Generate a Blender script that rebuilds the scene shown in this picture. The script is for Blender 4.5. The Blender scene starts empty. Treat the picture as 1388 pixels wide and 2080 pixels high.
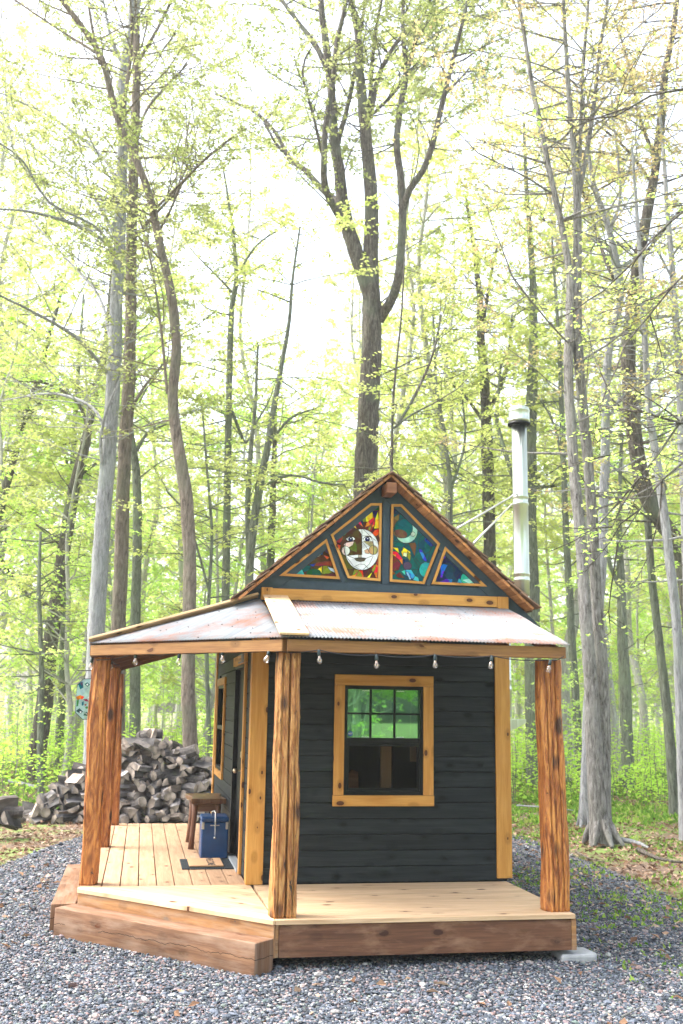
import bpy, math, random
import numpy as np
from mathutils import Vector, Matrix
R_ = math.radians
# ------------------------------------------------------------------ camera
sc = bpy.context.scene
COL = sc.collection
F_PX, CX, CY = 2091.96, 694.0, 1040.0
RM = np.array([[0.9821708978817967, -0.05102860424007221, -0.18093205604141965],
               [-0.18729872370324555, -0.1831467815521884, -0.9650784654660005],
               [0.016109483331274543, 0.9817603261266903, -0.18943903132779769]])
CAM = np.array([0.0, 0.0, 1.56])
cam_d = bpy.data.cameras.new('camera'); cam = bpy.data.objects.new('camera', cam_d); COL.objects.link(cam)
cam_d.sensor_fit = 'VERTICAL'; cam_d.sensor_height = 36; cam_d.lens = 36.207
cam_d.clip_start = 0.1; cam_d.clip_end = 600
cam_d.dof.use_dof = True; cam_d.dof.focus_distance = 8.6; cam_d.dof.aperture_fstop = 3.2
m4 = Matrix([list(RM[0]) + [0], list(RM[1]) + [0], list(RM[2]) + [1.56], [0, 0, 0, 1]])
cam.matrix_world = m4
sc.camera = cam
# ------------------------------------------------------------------ sky, sun, exposure
SUN_EL, SUN_ROT = 56, -72           # degrees; sun up to the left and a little behind the cabin
w = bpy.data.worlds.new('World'); sc.world = w; w.use_nodes = True
nt = w.node_tree; nt.nodes.clear()
sky = nt.nodes.new('ShaderNodeTexSky'); sky.sky_type = 'NISHITA'; sky.sun_disc = False
sky.sun_elevation = R_(SUN_EL); sky.sun_rotation = R_(SUN_ROT); sky.dust_density = 5; sky.ozone_density = 1; sky.air_density = 1.2
hs = nt.nodes.new('ShaderNodeHueSaturation'); hs.inputs['Saturation'].default_value = 0.5
bg = nt.nodes.new('ShaderNodeBackground'); bg.inputs[1].default_value = 0.15
wo = nt.nodes.new('ShaderNodeOutputWorld')
nt.links.new(sky.outputs[0], hs.inputs['Color']); nt.links.new(hs.outputs[0], bg.inputs[0]); nt.links.new(bg.outputs[0], wo.inputs[0])
sd = bpy.data.lights.new('sun', 'SUN'); sd.energy = 1.0; sd.angle = R_(28); sd.color = (1, .975, .94)
so = bpy.data.objects.new('sun', sd); COL.objects.link(so)
el, rot = R_(SUN_EL), R_(SUN_ROT)
sdir = Vector((math.sin(rot) * math.cos(el), math.cos(rot) * math.cos(el), math.sin(el)))
so.rotation_euler = sdir.to_track_quat('Z', 'Y').to_euler(); so.location = (-8, 5, 20)
sc.view_settings.view_transform = 'Standard'; sc.view_settings.look = 'None'
sc.view_settings.exposure = 2.32; sc.view_settings.gamma = 1
cy = sc.cycles if hasattr(sc, 'cycles') else None
if cy:
    cy.use_denoising = True; cy.max_bounces = 8; cy.diffuse_bounces = 3; cy.glossy_bounces = 3
    cy.transmission_bounces = 4; cy.transparent_max_bounces = 8; cy.volume_bounces = 1
    cy.sample_clamp_indirect = 6; cy.use_adaptive_sampling = True; cy.adaptive_threshold = 0.02

# ------------------------------------------------------------------ geometry helpers
def ray(x, y): return RM @ np.array([x - CX, -(y - CY), -F_PX])
def at(x, y, Y):                       # point seen at photo pixel (x, y) on the upright plane at depth Y
    d = ray(x, y); return CAM + d * (Y / d[1])
def on(x, y, n, c):                    # ... on the plane n.p = c
    d = ray(x, y); n = np.array(n, float); return CAM + d * ((c - n @ CAM) / (n @ d))
GZ = -0.36
def tag(o, label=None, cat=None, group=None, kind=None):
    if label: o['label'] = label
    if cat: o['category'] = cat
    if group: o['group'] = group
    if kind: o['kind'] = kind
    return o
def empty(name, loc=(0, 0, 0), label=None, cat=None, group=None):
    o = bpy.data.objects.new(name, None); o.location = loc; o.empty_display_size = .2; COL.objects.link(o)
    return tag(o, label, cat, group)
def link(name, me, parent=None, loc=None):
    o = bpy.data.objects.new(name, me); COL.objects.link(o)
    if parent is not None: o.parent = parent
    if loc is not None: o.location = loc
    return o
def copy_tree(o, parent=None):
    c = o.copy(); COL.objects.link(c); c.parent = parent
    for ch in list(o.children): copy_tree(ch, c)
    return c
def fastmesh(name, V, F, mats, tint=None, col=None, mi=None, smooth=False):
    """V (n,3); F (m,k) equal-size faces"""
    V = np.asarray(V, np.float32); F = np.asarray(F, np.int32)
    me = bpy.data.meshes.new(name); k = F.shape[1]
    me.vertices.add(len(V)); me.vertices.foreach_set('co', V.ravel())
    me.loops.add(F.size); me.loops.foreach_set('vertex_index', F.ravel())
    me.polygons.add(len(F)); me.polygons.foreach_set('loop_start', np.arange(0, F.size, k, dtype=np.int32))
    if mi is not None: me.polygons.foreach_set('material_index', np.asarray(mi, np.int32))
    me.polygons.foreach_set('use_smooth', np.full(len(F), smooth, bool))
    for m in mats: me.materials.append(m)
    if tint is not None:
        a = me.attributes.new('tint', 'FLOAT', 'POINT'); a.data.foreach_set('value', np.asarray(tint, np.float32))
    me.update(calc_edges=True)
    return me
class MB:
    def __init__(s): s.v = []; s.f = []; s.uv = []; s.t = []; s.m = []; s.c = []
    def face(s, idx, uv=None, t=.5, m=0, c=None):
        s.f.append(idx); s.uv.extend(uv if uv else [(0, 0)] * len(idx)); s.t.append(t); s.m.append(m); s.c.append(c or (.5, .5, .5))
    def beam(s, p0, p1, side, wd, th, t=None, m=0, rnd=random, taper=1, end_cut=None):
        """box from p0 to p1, wd wide along side, th thick along the third axis, centred on the line"""
        p0 = Vector(p0); p1 = Vector(p1); a = (p1 - p0); L = a.length; a.normalize()
        sd_ = Vector(side); sd_ = (sd_ - a * sd_.dot(a)).normalized(); up = a.cross(sd_)
        b = len(s.v); t = rnd.random() if t is None else t
        for p in (p0, p1):
            k = 1 if p is p0 else taper
            for (i, j) in ((-1, -1), (1, -1), (1, 1), (-1, 1)):
                s.v.append(tuple(p + sd_ * i * wd * k / 2 + up * j * th * k / 2))
        ou, ov = rnd.random() * 40, rnd.random() * 40
        g = [0, wd, wd + th, 2 * wd + th, 2 * wd + 2 * th]
        for k in range(4):
            k2 = (k + 1) % 4
            s.face([b + k, b + k2, b + 4 + k2, b + 4 + k], [(ou, ov + g[k]), (ou, ov + g[k + 1]), (ou + L, ov + g[k + 1]), (ou + L, ov + g[k])], t, m)
        e = [(ou, ov), (ou, ov + wd), (ou + th * .3, ov + wd), (ou + th * .3, ov)]
        s.face([b + 3, b + 2, b + 1, b], e, t, m); s.face([b + 4, b + 5, b + 6, b + 7], e, t, m)
    def box(s, x0, x1, y0, y1, z0, z1, t=None, m=0, ax=None, rnd=random):
        d = (x1 - x0, y1 - y0, z1 - z0); ax = d.index(max(d)) if ax is None else ax
        c = [(x0 + x1) / 2, (y0 + y1) / 2, (z0 + z1) / 2]; p0 = list(c); p1 = list(c)
        p0[ax] = (x0, y0, z0)[ax]; p1[ax] = (x1, y1, z1)[ax]
        sa = [1, 2, 0][ax]; sv = [0, 0, 0]; sv[sa] = 1; ta = 3 - ax - sa
        s.beam(p0, p1, sv, d[sa], d[ta], t, m, rnd)
    def poly(s, pts, n, th, t=.5, m=0, c=None, base=None, sides=True, axes=None):
        """extruded polygon: pts in 3D, pushed th along n"""
        b = len(s.v); n = Vector(n); P = [Vector(p) for p in pts]; k = len(P)
        ax = axes or (Vector((1, 0, 0)), Vector((0, 0, 1)))
        s.v += [tuple(p) for p in P] + [tuple(p + n * th) for p in P]
        uv = [(p.dot(Vector(ax[0])), p.dot(Vector(ax[1]))) for p in P]
        s.face([b + k + i for i in range(k)], uv, t, m, c)
        s.face([b + i for i in range(k)][::-1], uv[::-1], t, m, c)
        if sides:
            for i in range(k):
                j = (i + 1) % k; s.face([b + i, b + j, b + k + j, b + k + i], [uv[i], uv[j], uv[j], uv[i]], t, m, c)
    def tube(s, pts, rad, sides=8, t=.5, m=0, cap=True):
        V, F = tube(np.array(pts, float), rad, sides); b = len(s.v)
        s.v += [tuple(v) for v in V]
        for f in F: s.face([b + int(i) for i in f], None, t, m)
        if cap:
            s.face([b + i for i in range(sides)][::-1], None, t, m); n = len(V); s.face([b + n - sides + i for i in range(sides)], None, t, m)
    def lathe(s, c, prof, sides=20, t=.5, m=0, cap=True, axis='z'):
        b = len(s.v); c = Vector(c)
        for (r, z) in prof:
            for i in range(sides):
                a = 2 * math.pi * i / sides; s.v.append((c.x + r * math.cos(a), c.y + r * math.sin(a), c.z + z))
        for j in range(len(prof) - 1):
            for i in range(sides):
                i2 = (i + 1) % sides; s.face([b + j * sides + i, b + j * sides + i2, b + (j + 1) * sides + i2, b + (j + 1) * sides + i], None, t, m)
        if cap:
            s.face([b + i for i in range(sides)][::-1], None, t, m); o = b + (len(prof) - 1) * sides; s.face([o + i for i in range(sides)], None, t, m)
    def build(s, name, mats, parent=None, bevel=0, smooth=False, label=None):
        if not isinstance(mats, (list, tuple)): mats = [mats]
        me = bpy.data.meshes.new(name); me.from_pydata(s.v, [], s.f)
        for m in mats: me.materials.append(m)
        me.polygons.foreach_set('material_index', np.array(s.m, np.int32))
        me.polygons.foreach_set('use_smooth', np.array([smooth and len(f) < 5 for f in s.f], bool))
        ul = me.uv_layers.new(name='UVMap'); ul.data.foreach_set('uv', np.array(s.uv, np.float32).ravel())
        a = me.attributes.new('tint', 'FLOAT', 'FACE'); a.data.foreach_set('value', np.array(s.t, np.float32))
        a = me.attributes.new('col', 'FLOAT_COLOR', 'FACE'); a.data.foreach_set('color', np.array([list(c) + [1] for c in s.c], np.float32).ravel())
        o = link(name, me, parent)
        if bevel:
            b = o.modifiers.new('bevel', 'BEVEL'); b.width = bevel; b.segments = 2; b.limit_method = 'ANGLE'; b.angle_limit = R_(40); b.harden_normals = False
        if label: o['label'] = label
        return o
def resample(P, R, step):
    """Catmull-Rom through the points"""
    P = np.asarray(P, float); R = np.asarray(R, float); n = len(P)
    if n < 3:
        k = max(2, int(np.linalg.norm(P[-1] - P[0]) / step) + 1); tt = np.linspace(0, 1, k)[:, None]
        return P[0] + (P[-1] - P[0]) * tt, R[0] + (R[-1] - R[0]) * tt[:, 0]
    Q = np.vstack([2 * P[0] - P[1], P, 2 * P[-1] - P[-2]]); out = []; rr = []
    for i in range(n - 1):
        L = np.linalg.norm(P[i + 1] - P[i]); k = max(1, int(L / step)); t = (np.arange(k) / k)[:, None]
        a, b, c, d = Q[i], Q[i + 1], Q[i + 2], Q[i + 3]
        out.append(.5 * (2 * b + (c - a) * t + (2 * a - 5 * b + 4 * c - d) * t * t + (3 * b - a - 3 * c + d) * t ** 3))
        rr.append(R[i] + (R[i + 1] - R[i]) * t[:, 0])
    out.append(P[-1:]); rr.append(R[-1:])
    return np.vstack(out), np.concatenate(rr)
def tube(P, rad, sides, rng=None, noise=0.):
    P = np.asarray(P, float); n = len(P); rad = np.broadcast_to(np.asarray(rad, float), (n,))
    T = np.gradient(P, axis=0); T /= np.linalg.norm(T, axis=1)[:, None] + 1e-9
    ref = np.array([0, 0, 1.]) if abs(T[:, 2]).mean() < .8 else np.array([0., 1, 0])
    U = np.cross(T, ref); U /= np.linalg.norm(U, axis=1)[:, None] + 1e-9; W = np.cross(T, U)
    a = np.arange(sides) * 2 * np.pi / sides
    r = rad[:, None] * np.ones((n, sides))
    if rng is not None and noise: r = r * (1 + noise * (rng.random((n, sides)) - .5) + noise * .8 * np.sin(a * 3 + np.cumsum(rng.random(n) - .5)[:, None]))
    V = P[:, None, :] + r[:, :, None] * (np.cos(a)[None, :, None] * U[:, None, :] + np.sin(a)[None, :, None] * W[:, None, :])
    i = np.arange(n - 1)[:, None] * sides; j = np.arange(sides)[None, :]; j2 = (j + 1) % sides
    F = np.stack([i + j, i + j2, i + sides + j2, i + sides + j], -1).reshape(-1, 4)
    return V.reshape(-1, 3), F

# ------------------------------------------------------------------ materials
class NT:
    def __init__(s, name):
        s.m = bpy.data.materials.new(name); s.m.use_nodes = True; s.t = s.m.node_tree; s.t.nodes.clear()
        s.out = s.t.nodes.new('ShaderNodeOutputMaterial')
    def n(s, ty, **kw):
        x = s.t.nodes.new(ty)
        for k, v in kw.items():
            if k.startswith('i_'): x.inputs[k[2:].replace('_', ' ')].default_value = v
            else: setattr(x, k, v)
        return x
    def l(s, a, b): s.t.links.new(a, b)
    def bsdf(s, rough=.6, metal=0, spec=.5):
        b = s.n('ShaderNodeBsdfPrincipled'); b.inputs['Roughness'].default_value = rough; b.inputs['Metallic'].default_value = metal
        b.inputs['Specular IOR Level'].default_value = spec; s.l(b.outputs[0], s.out.inputs[0]); s.b = b; return b
    def ramp(s, fac, stops, interp='LINEAR'):
        r = s.n('ShaderNodeValToRGB'); r.color_ramp.interpolation = interp; e = r.color_ramp.elements
        while len(e) < len(stops): e.new(.5)
        for k, (p, c) in enumerate(stops): e[k].position = p; e[k].color = tuple(c) + (1,) if len(c) == 3 else c
        s.l(fac, r.inputs[0]); return r.outputs[0]
    def noise(s, vec, scale=5, detail=4, rough=.55, dist=0):
        x = s.n('ShaderNodeTexNoise'); x.inputs['Scale'].default_value = scale; x.inputs['Detail'].default_value = detail
        x.inputs['Roughness'].default_value = rough; x.inputs['Distortion'].default_value = dist; s.l(vec, x.inputs['Vector']); return x.outputs[0]
    def mapped(s, vec, sx=1, sy=1, sz=1):
        x = s.n('ShaderNodeMapping'); x.inputs['Scale'].default_value = (sx, sy, sz); s.l(vec, x.inputs[0]); return x.outputs[0]
    def uv(s): return s.n('ShaderNodeUVMap', uv_map='UVMap').outputs[0]
    def obj(s): return s.n('ShaderNodeTexCoord').outputs['Object']
    def attr(s, name='tint'): x = s.n('ShaderNodeAttribute', attribute_name=name); return x
    def mix(s, fac, a, b, mode='MIX'):
        x = s.n('ShaderNodeMix', data_type='RGBA', blend_type=mode)
        for v, i in ((fac, 0), (a, 6), (b, 7)):
            if isinstance(v, (int, float)): x.inputs[i].default_value = v
            elif isinstance(v, tuple): x.inputs[i].default_value = v + (1,) if len(v) == 3 else v
            else: s.l(v, x.inputs[i])
        return x.outputs[2]
    def math(s, op, a, b=0.):
        x = s.n('ShaderNodeMath', operation=op)
        for v, i in ((a, 0), (b, 1)):
            if isinstance(v, (int, float)): x.inputs[i].default_value = v
            else: s.l(v, x.inputs[i])
        return x.outputs[0]
    def bump(s, h, strength=.3, dist=.01):
        x = s.n('ShaderNodeBump'); x.inputs['Strength'].default_value = strength; x.inputs['Distance'].default_value = dist
        s.l(h, x.inputs['Height']); s.l(x.outputs[0], s.b.inputs['Normal'])
    def color(s, c):
        if isinstance(c, tuple): s.b.inputs['Base Color'].default_value = c + (1,)
        else: s.l(c, s.b.inputs['Base Color'])

def wood(name, c_light, c_dark, knot=(.09, .03, .01), tintv=.35, crack=False, rough=.6, gscale=28, knots=True, kth=.62, spec=.3, weather=None, stain=None, bump=.25):
    N = NT(name); N.bsdf(rough, 0, spec); uv = N.uv()
    g1 = N.noise(N.mapped(uv, 1.6, gscale, 1), 1.0, 5, .6, .6)
    g2 = N.noise(N.mapped(uv, 4, gscale * 5, 1), 1.0, 3, .6)
    g = N.math('ADD', N.math('MULTIPLY', g1, .65), N.math('MULTIPLY', g2, .35))
    c = N.ramp(g, [(.36, c_dark), (.52, tuple((a + b) / 2 for a, b in zip(c_light, c_dark))), (.66, c_light)])
    t = N.attr(); tv = N.math('ADD', N.math('MULTIPLY', t.outputs['Fac'], tintv), 1 - tintv / 2)
    cc = N.n('ShaderNodeVectorMath', operation='SCALE'); N.l(c, cc.inputs[0]); N.l(tv, cc.inputs['Scale']); c = cc.outputs[0]
    if knots:
        v = N.n('ShaderNodeTexVoronoi', feature='F1', voronoi_dimensions='2D'); v.inputs['Scale'].default_value = 1; N.l(N.mapped(uv, 4.2, 7.5, 1), v.inputs['Vector'])
        sep = N.n('ShaderNodeSeparateColor'); N.l(v.outputs['Color'], sep.inputs[0])
        thr = N.math('MULTIPLY', N.math('GREATER_THAN', sep.outputs[0], kth), .17)
        k = N.math('LESS_THAN', v.outputs['Distance'], N.math('MULTIPLY', thr, sep.outputs[1]))
        ring = N.ramp(N.math('SUBTRACT', v.outputs['Distance'], thr), [(0, (1, 1, 1)), (.12, (0, 0, 0))])
        rg = N.math('MULTIPLY', N.math('MULTIPLY', ring, N.math('GREATER_THAN', sep.outputs[0], kth)), .45)
        c = N.mix(rg, c, tuple(x * .55 for x in c_dark)); c = N.mix(k, c, knot)
    if weather:
        wn = N.noise(N.mapped(uv, 1.3, 6, 1), 1.5, 5, .65)
        c = N.mix(N.ramp(wn, [(.45, (0, 0, 0)), (.68, (1, 1, 1))]), c, weather)
    if stain:
        wn = N.noise(N.mapped(uv, 1.6, 5, 1), 2.1, 5, .6, .3)
        c = N.mix(N.ramp(wn, [(.5, (0, 0, 0)), (.75, (1, 1, 1))]), c, stain)
    if crack:
        o = N.obj(); sx = N.n('ShaderNodeSeparateXYZ'); N.l(o, sx.inputs[0]); wn = N.noise(N.mapped(o, 2.2, 2.2, .01), 1.5, 5, .65)
        dl = N.math('ABSOLUTE', N.math('SUBTRACT', N.math('ADD', sx.outputs[2], .245), N.math('MULTIPLY', N.math('SUBTRACT', wn, .5), .12)))
        cr = N.math('MULTIPLY', N.math('LESS_THAN', dl, .0022), N.math('GREATER_THAN', N.noise(o, 2.5, 2), .42)); c = N.mix(cr, c, (.02, .012, .008)); g = N.math('SUBTRACT', g, cr)
    N.color(c); N.bump(g, bump, .004); return N.m
M = {}
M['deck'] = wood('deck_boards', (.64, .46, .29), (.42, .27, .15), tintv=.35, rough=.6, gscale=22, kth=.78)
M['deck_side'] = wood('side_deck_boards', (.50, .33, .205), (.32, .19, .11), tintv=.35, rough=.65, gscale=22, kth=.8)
M['trim'] = wood('cedar_trim', (.62, .33, .085), (.44, .19, .036), tintv=.15, rough=.5, gscale=18, kth=.45)
M['beam'] = wood('beam_timber', (.34, .175, .062), (.17, .075, .027), tintv=.25, rough=.65, gscale=20)
M['hip'] = wood('hip_board', (.70, .50, .30), (.58, .37, .19), tintv=.1, rough=.6, gscale=14)
M['fascia'] = wood('fascia_timber', (.22, .10, .052), (.10, .042, .024), knot=(.05, .02, .012), tintv=.4, rough=.6, gscale=24, stain=(.27, .15, .09))
M['fascia_light'] = wood('side_fascia_timber', (.40, .21, .085), (.20, .09, .035), knot=(.10, .07, .05), tintv=.2, rough=.6, gscale=20, weather=(.34, .24, .16))
M['step'] = wood('step_timber', (.25, .135, .075), (.11, .055, .032), tintv=.3, rough=.75, gscale=26, spec=.15, weather=(.25, .165, .115), bump=.6, crack=True)
M['soffit'] = wood('soffit_boards', (.66, .33, .14), (.36, .14, .05), tintv=.7, rough=.55, gscale=20)
M['rafter'] = wood('rafter_timber', (.24, .11, .055), (.14, .055, .03), tintv=.3, rough=.7)
M['shingle'] = wood('cedar_shingles', (.30, .19, .13), (.15, .09, .06), tintv=.6, rough=.8, knots=False, bump=.6)
M['stool'] = wood('stool_wood', (.19, .10, .05), (.08, .035, .018), tintv=.3, rough=.4, gscale=18)
M['siding'] = wood('charcoal_siding', (.025, .032, .036), (.008, .011, .013), knot=(.005, .006, .007), tintv=.35, rough=.55, spec=.16, gscale=26, bump=.5)
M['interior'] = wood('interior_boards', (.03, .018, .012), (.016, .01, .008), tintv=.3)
def simple(name, c, rough=.5, metal=0, spec=.5, noise=0., nscale=8, bump=0):
    N = NT(name); N.bsdf(rough, metal, spec)
    if noise or bump:
        n = N.noise(N.obj(), nscale, 6, .6)
        if noise: N.color(N.ramp(n, [(.3, tuple(x * (1 - noise) for x in c)), (.7, tuple(min(1, x * (1 + noise)) for x in c))]))
        else: N.color(c)
        if bump: N.bump(n, bump, .004)
    else: N.color(c)
    return N.m
M['grey_paint'] = simple('slate_paint', (.040, .062, .082), .5, spec=.2, noise=.15, nscale=14, bump=.15)
M['black'] = simple('black_vinyl', (.006, .007, .008), .4, spec=.2)
M['door'] = simple('black_door', (.005, .006, .007), .5, spec=.15, noise=.2)
N = NT('stainless_pipe'); N.bsdf(.30, 1); N.color((.50, .54, .48)); N.bump(N.noise(N.mapped(N.obj(), 26, 26, .15), 1.5, 2), .5, .02); M['steel'] = N.m
M['brass'] = simple('door_hardware', (.5, .42, .3), .3, 1)
M['socket'] = simple('bulb_socket', (.012, .03, .035), .4)
M['wire'] = simple('black_wire', (.015, .015, .018), .5)
M['rubber'] = simple('rubber_mat', (.018, .026, .032), .7, noise=.3, nscale=60, bump=.5)
M['coir'] = simple('coir_mat', (.42, .25, .13), .95, noise=.35, nscale=220, bump=1)
M['ink'] = simple('mat_lettering', (.03, .022, .018), .9)
M['lead'] = simple('lead_came', (.012, .012, .014), .5, .3)
M['pad'] = simple('pad_stone', (.30, .31, .32), .85, noise=.25, nscale=9, bump=.6)
M['handle'] = simple('bare_steel', (.5, .48, .44), .35, .8)
M['sticker'] = simple('sticker_blue', (.01, .10, .36), .4)
M['white'] = simple('sticker_white', (.8, .8, .8), .5)
M['threshold'] = simple('threshold', (.35, .38, .40), .5, .3)
M['filament'] = simple('filament', (.6, .35, .18), .4, .6)
# cooler: blue enamel worn at the edges
N = NT('blue_enamel'); N.bsdf(.32, 0, .5)
n = N.noise(N.obj(), 16, 6, .7); ge = N.n('ShaderNodeNewGeometry')
N.color(N.mix(N.ramp(n, [(.66, (0, 0, 0)), (.72, (1, 1, 1))]), N.ramp(N.noise(N.obj(), 3, 3), [(.3, (.001, .03, .105)), (.7, (.002, .06, .20))]), (.33, .36, .38))); M['enamel'] = N.m
# corrugated roofing: dull galvanised sheet with rust drawn out along the ribs
N = NT('corrugated_metal'); N.bsdf(.8, 0, 0.0); uv = N.uv()
n = N.noise(N.mapped(uv, 1.1, 1.7, 1), 1.6, 6, .62, .4); n2 = N.noise(N.mapped(uv, 26, 1.4, 1), 1.0, 4, .6)
f = N.ramp(N.math('ADD', N.math('MULTIPLY', n, .72), N.math('MULTIPLY', n2, .28)), [(.47, (0, 0, 0)), (.63, (1, 1, 1))])
base = N.ramp(n2, [(.3, (.19, .203, .216)), (.7, (.30, .312, .322))])
c = N.mix(N.math('MULTIPLY', f, .85), base, (.26, .115, .068))
v = N.n('ShaderNodeTexVoronoi', voronoi_dimensions='2D'); v.inputs['Scale'].default_value = 5.5; v.inputs['Randomness'].default_value = .85; N.l(uv, v.inputs['Vector'])
c = N.mix(N.math('LESS_THAN', v.outputs['Distance'], .045), c, (.05, .035, .03))
N.color(c); N.l(N.ramp(f, [(0, (.42, .42, .42)), (1, (.75, .75, .75))]), N.b.inputs['Roughness']); M['corr'] = N.m
# rough-hewn posts
def postmat(name, a, b, c_, crack):
    N = NT(name); N.bsdf(.42, 0, .45); o = N.obj()
    g = N.noise(N.mapped(o, 17, 17, 2.6), 1, 6, .66, 1.9); g2 = N.noise(N.mapped(o, 70, 70, 8), 1, 4, .6, .4); bl = N.noise(N.mapped(o, 5, 5, 1.2), 1, 3, .5, .5)
    c = N.ramp(N.math('ADD', N.math('MULTIPLY', g, .7), N.math('MULTIPLY', g2, .3)), [(.36, c_), (.47, b), (.60, a)])
    c = N.mix(N.ramp(bl, [(.52, (0, 0, 0)), (.75, (.8, .8, .8))]), c, b)
    st = N.noise(N.mapped(o, 26, 26, 4.2), 1, 5, .72, 1.2); fz = N.ramp(st, [(crack, (0, 0, 0)), (crack + .05, (1, 1, 1))])
    c = N.mix(fz, c, (.025, .012, .006))
    v = N.n('ShaderNodeTexVoronoi'); v.inputs['Scale'].default_value = 1; N.l(N.mapped(o, 6, 6, 3.0), v.inputs['Vector'])
    c = N.mix(N.ramp(v.outputs['Distance'], [(.16, (1, 1, 1)), (.30, (0, 0, 0))]), c, (.06, .02, .008))
    N.color(c); N.bump(N.math('SUBTRACT', g, N.math('MULTIPLY', fz, .5)), .9, .014); return N.m
M['post_a'] = postmat('hewn_post_amber', (.62, .265, .065), (.33, .10, .02), (.13, .035, .009), .63)
M['post_b'] = postmat('hewn_post_pale', (.58, .31, .105), (.34, .13, .033), (.11, .035, .010), .61)
# window panes
def pane(name, refl, tint):
    N = NT(name); g = N.n('ShaderNodeBsdfGlossy'); g.inputs['Roughness'].default_value = .02; g.inputs['Color'].default_value = tint + (1,)
    tr = N.n('ShaderNodeBsdfTransparent'); tr.inputs['Color'].default_value = {'window_glass': (.6, .68, .64, 1), 'screened_glass': (.62, .60, .58, 1)}.get(name, (.95, .95, .95, 1))
    mx = N.n('ShaderNodeMixShader'); mx.inputs[0].default_value = refl; N.l(tr.outputs[0], mx.inputs[1]); N.l(g.outputs[0], mx.inputs[2]); N.l(mx.outputs[0], N.out.inputs[0]); return N.m
M['glass'] = pane('window_glass', .42, (.40, .85, .50)); M['screen'] = pane('screened_glass', .008, (.5, .5, .5))
M['bulb'] = pane('bulb_glass', .13, (1, 1, 1))
# stained glass
N = NT('stained_glass'); N.bsdf(.3, 0, .12); a = N.attr('col')
n = N.noise(N.obj(), 16, 4, .6, 1.2)
v = N.n('ShaderNodeTexVoronoi'); v.inputs['Scale'].default_value = 17; N.l(N.mapped(N.obj(), 1, .001, 1), v.inputs['Vector'])
sp = N.n('ShaderNodeSeparateColor'); N.l(v.outputs['Color'], sp.inputs[0]); vc = N.n('ShaderNodeVectorMath', operation='SCALE'); N.l(a.outputs['Color'], vc.inputs[0]); N.l(N.ramp(sp.outputs[0], [(0, (.75, .75, .75)), (.5, (.95, .95, .95)), (1, (1, 1, 1))]), vc.inputs['Scale'])
hv = N.n('ShaderNodeHueSaturation'); hv.inputs['Value'].default_value = 1.15; N.l(vc.outputs[0], hv.inputs['Color']); N.l(N.math('ADD', N.math('MULTIPLY', sp.outputs[1], .10), .45), hv.inputs['Hue'])
N.color(N.mix(.6, hv.outputs[0], N.ramp(n, [(.3, (.5, .5, .5)), (.7, (1.0, 1.0, 1.0))]), 'MULTIPLY')); N.bump(N.noise(N.obj(), 60, 2), .15, .003); M['sg'] = N.m
# bark
def bark(name, a, b, c_, lich=None, sc_=9):
    N = NT(name); N.bsdf(.9, 0, .2); o = N.obj()
    g = N.noise(N.mapped(o, sc_ * 1.7, sc_ * 1.7, sc_ * .30), 1.6, 8, .74, .6); g2 = N.noise(o, 1.2, 3, .5)
    c = N.ramp(g, [(.34, c_), (.48, b), (.64, a)])
    if lich: c = N.mix(N.ramp(g2, [(.5, (0, 0, 0)), (.72, (.8, .8, .8))]), c, lich)
    N.color(c); N.bump(g, .9, .04); return N.m
M['bark_grey'] = bark('pale_grey_bark', (.40, .40, .41), (.27, .27, .28), (.12, .12, .12), (.28, .31, .28))
M['bark_brown'] = bark('brown_bark', (.27, .225, .185), (.155, .125, .10), (.05, .04, .032), (.14, .15, .10))
M['bark_dark'] = bark('dark_bark', (.20, .18, .155), (.085, .072, .062), (.03, .025, .02), (.13, .15, .11))
M['bark_moss'] = bark('greenish_bark', (.22, .24, .19), (.13, .14, .11), (.05, .05, .04), (.16, .20, .12))
M['bark_twin'] = bark('furrowed_grey_bark', (.34, .325, .31), (.18, .17, .158), (.035, .031, .028), (.30, .30, .27), 11)
M['bark_far'] = bark('distance_paled_bark', (.50, .50, .45), (.36, .35, .32), (.18, .17, .155), (.38, .42, .34))  # bark colour lightened to imitate the pale glow of distance
# leaves
def leaf(name, stops, trans=.5, sat=1):
    N = NT(name); t = N.attr().outputs['Fac']; c = N.ramp(t, stops)
    d = N.n('ShaderNodeBsdfDiffuse'); tl = N.n('ShaderNodeBsdfTranslucent'); N.l(c, d.inputs[0]); N.l(c, tl.inputs[0])
    mx = N.n('ShaderNodeMixShader'); mx.inputs[0].default_value = trans + .08; N.l(d.outputs[0], mx.inputs[1]); N.l(tl.outputs[0], mx.inputs[2])
    N.l(mx.outputs[0], N.out.inputs[0]); return N.m
M['leaf_y'] = leaf('young_maple_leaves', [(0, (.40, .50, .12)), (.5, (.60, .67, .21)), (1, (.78, .77, .36))])
M['leaf_n'] = leaf('olive_young_leaves', [(0, (.22, .29, .08)), (.5, (.36, .41, .14)), (1, (.52, .53, .25))])
M['leaf_g'] = leaf('fresh_green_leaves', [(0, (.36, .60, .11)), (.5, (.58, .78, .19)), (1, (.77, .86, .33))])
M['leaf_o'] = leaf('bronze_young_leaves', [(0, (.32, .40, .11)), (.45, (.46, .44, .17)), (.8, (.50, .38, .20)), (1, (.42, .27, .17))])
M['leaf_s'] = leaf('undergrowth_leaves', [(0, (.30, .56, .07)), (.5, (.50, .74, .11)), (1, (.70, .84, .20))])
M['litter'] = leaf('dry_leaves', [(0, (.10, .055, .035)), (.5, (.25, .155, .10)), (1, (.46, .34, .25))], .1)
M['grassm'] = leaf('grass_blades', [(0, (.09, .20, .03)), (.6, (.22, .38, .06)), (1, (.42, .48, .12))], .3)
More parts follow.
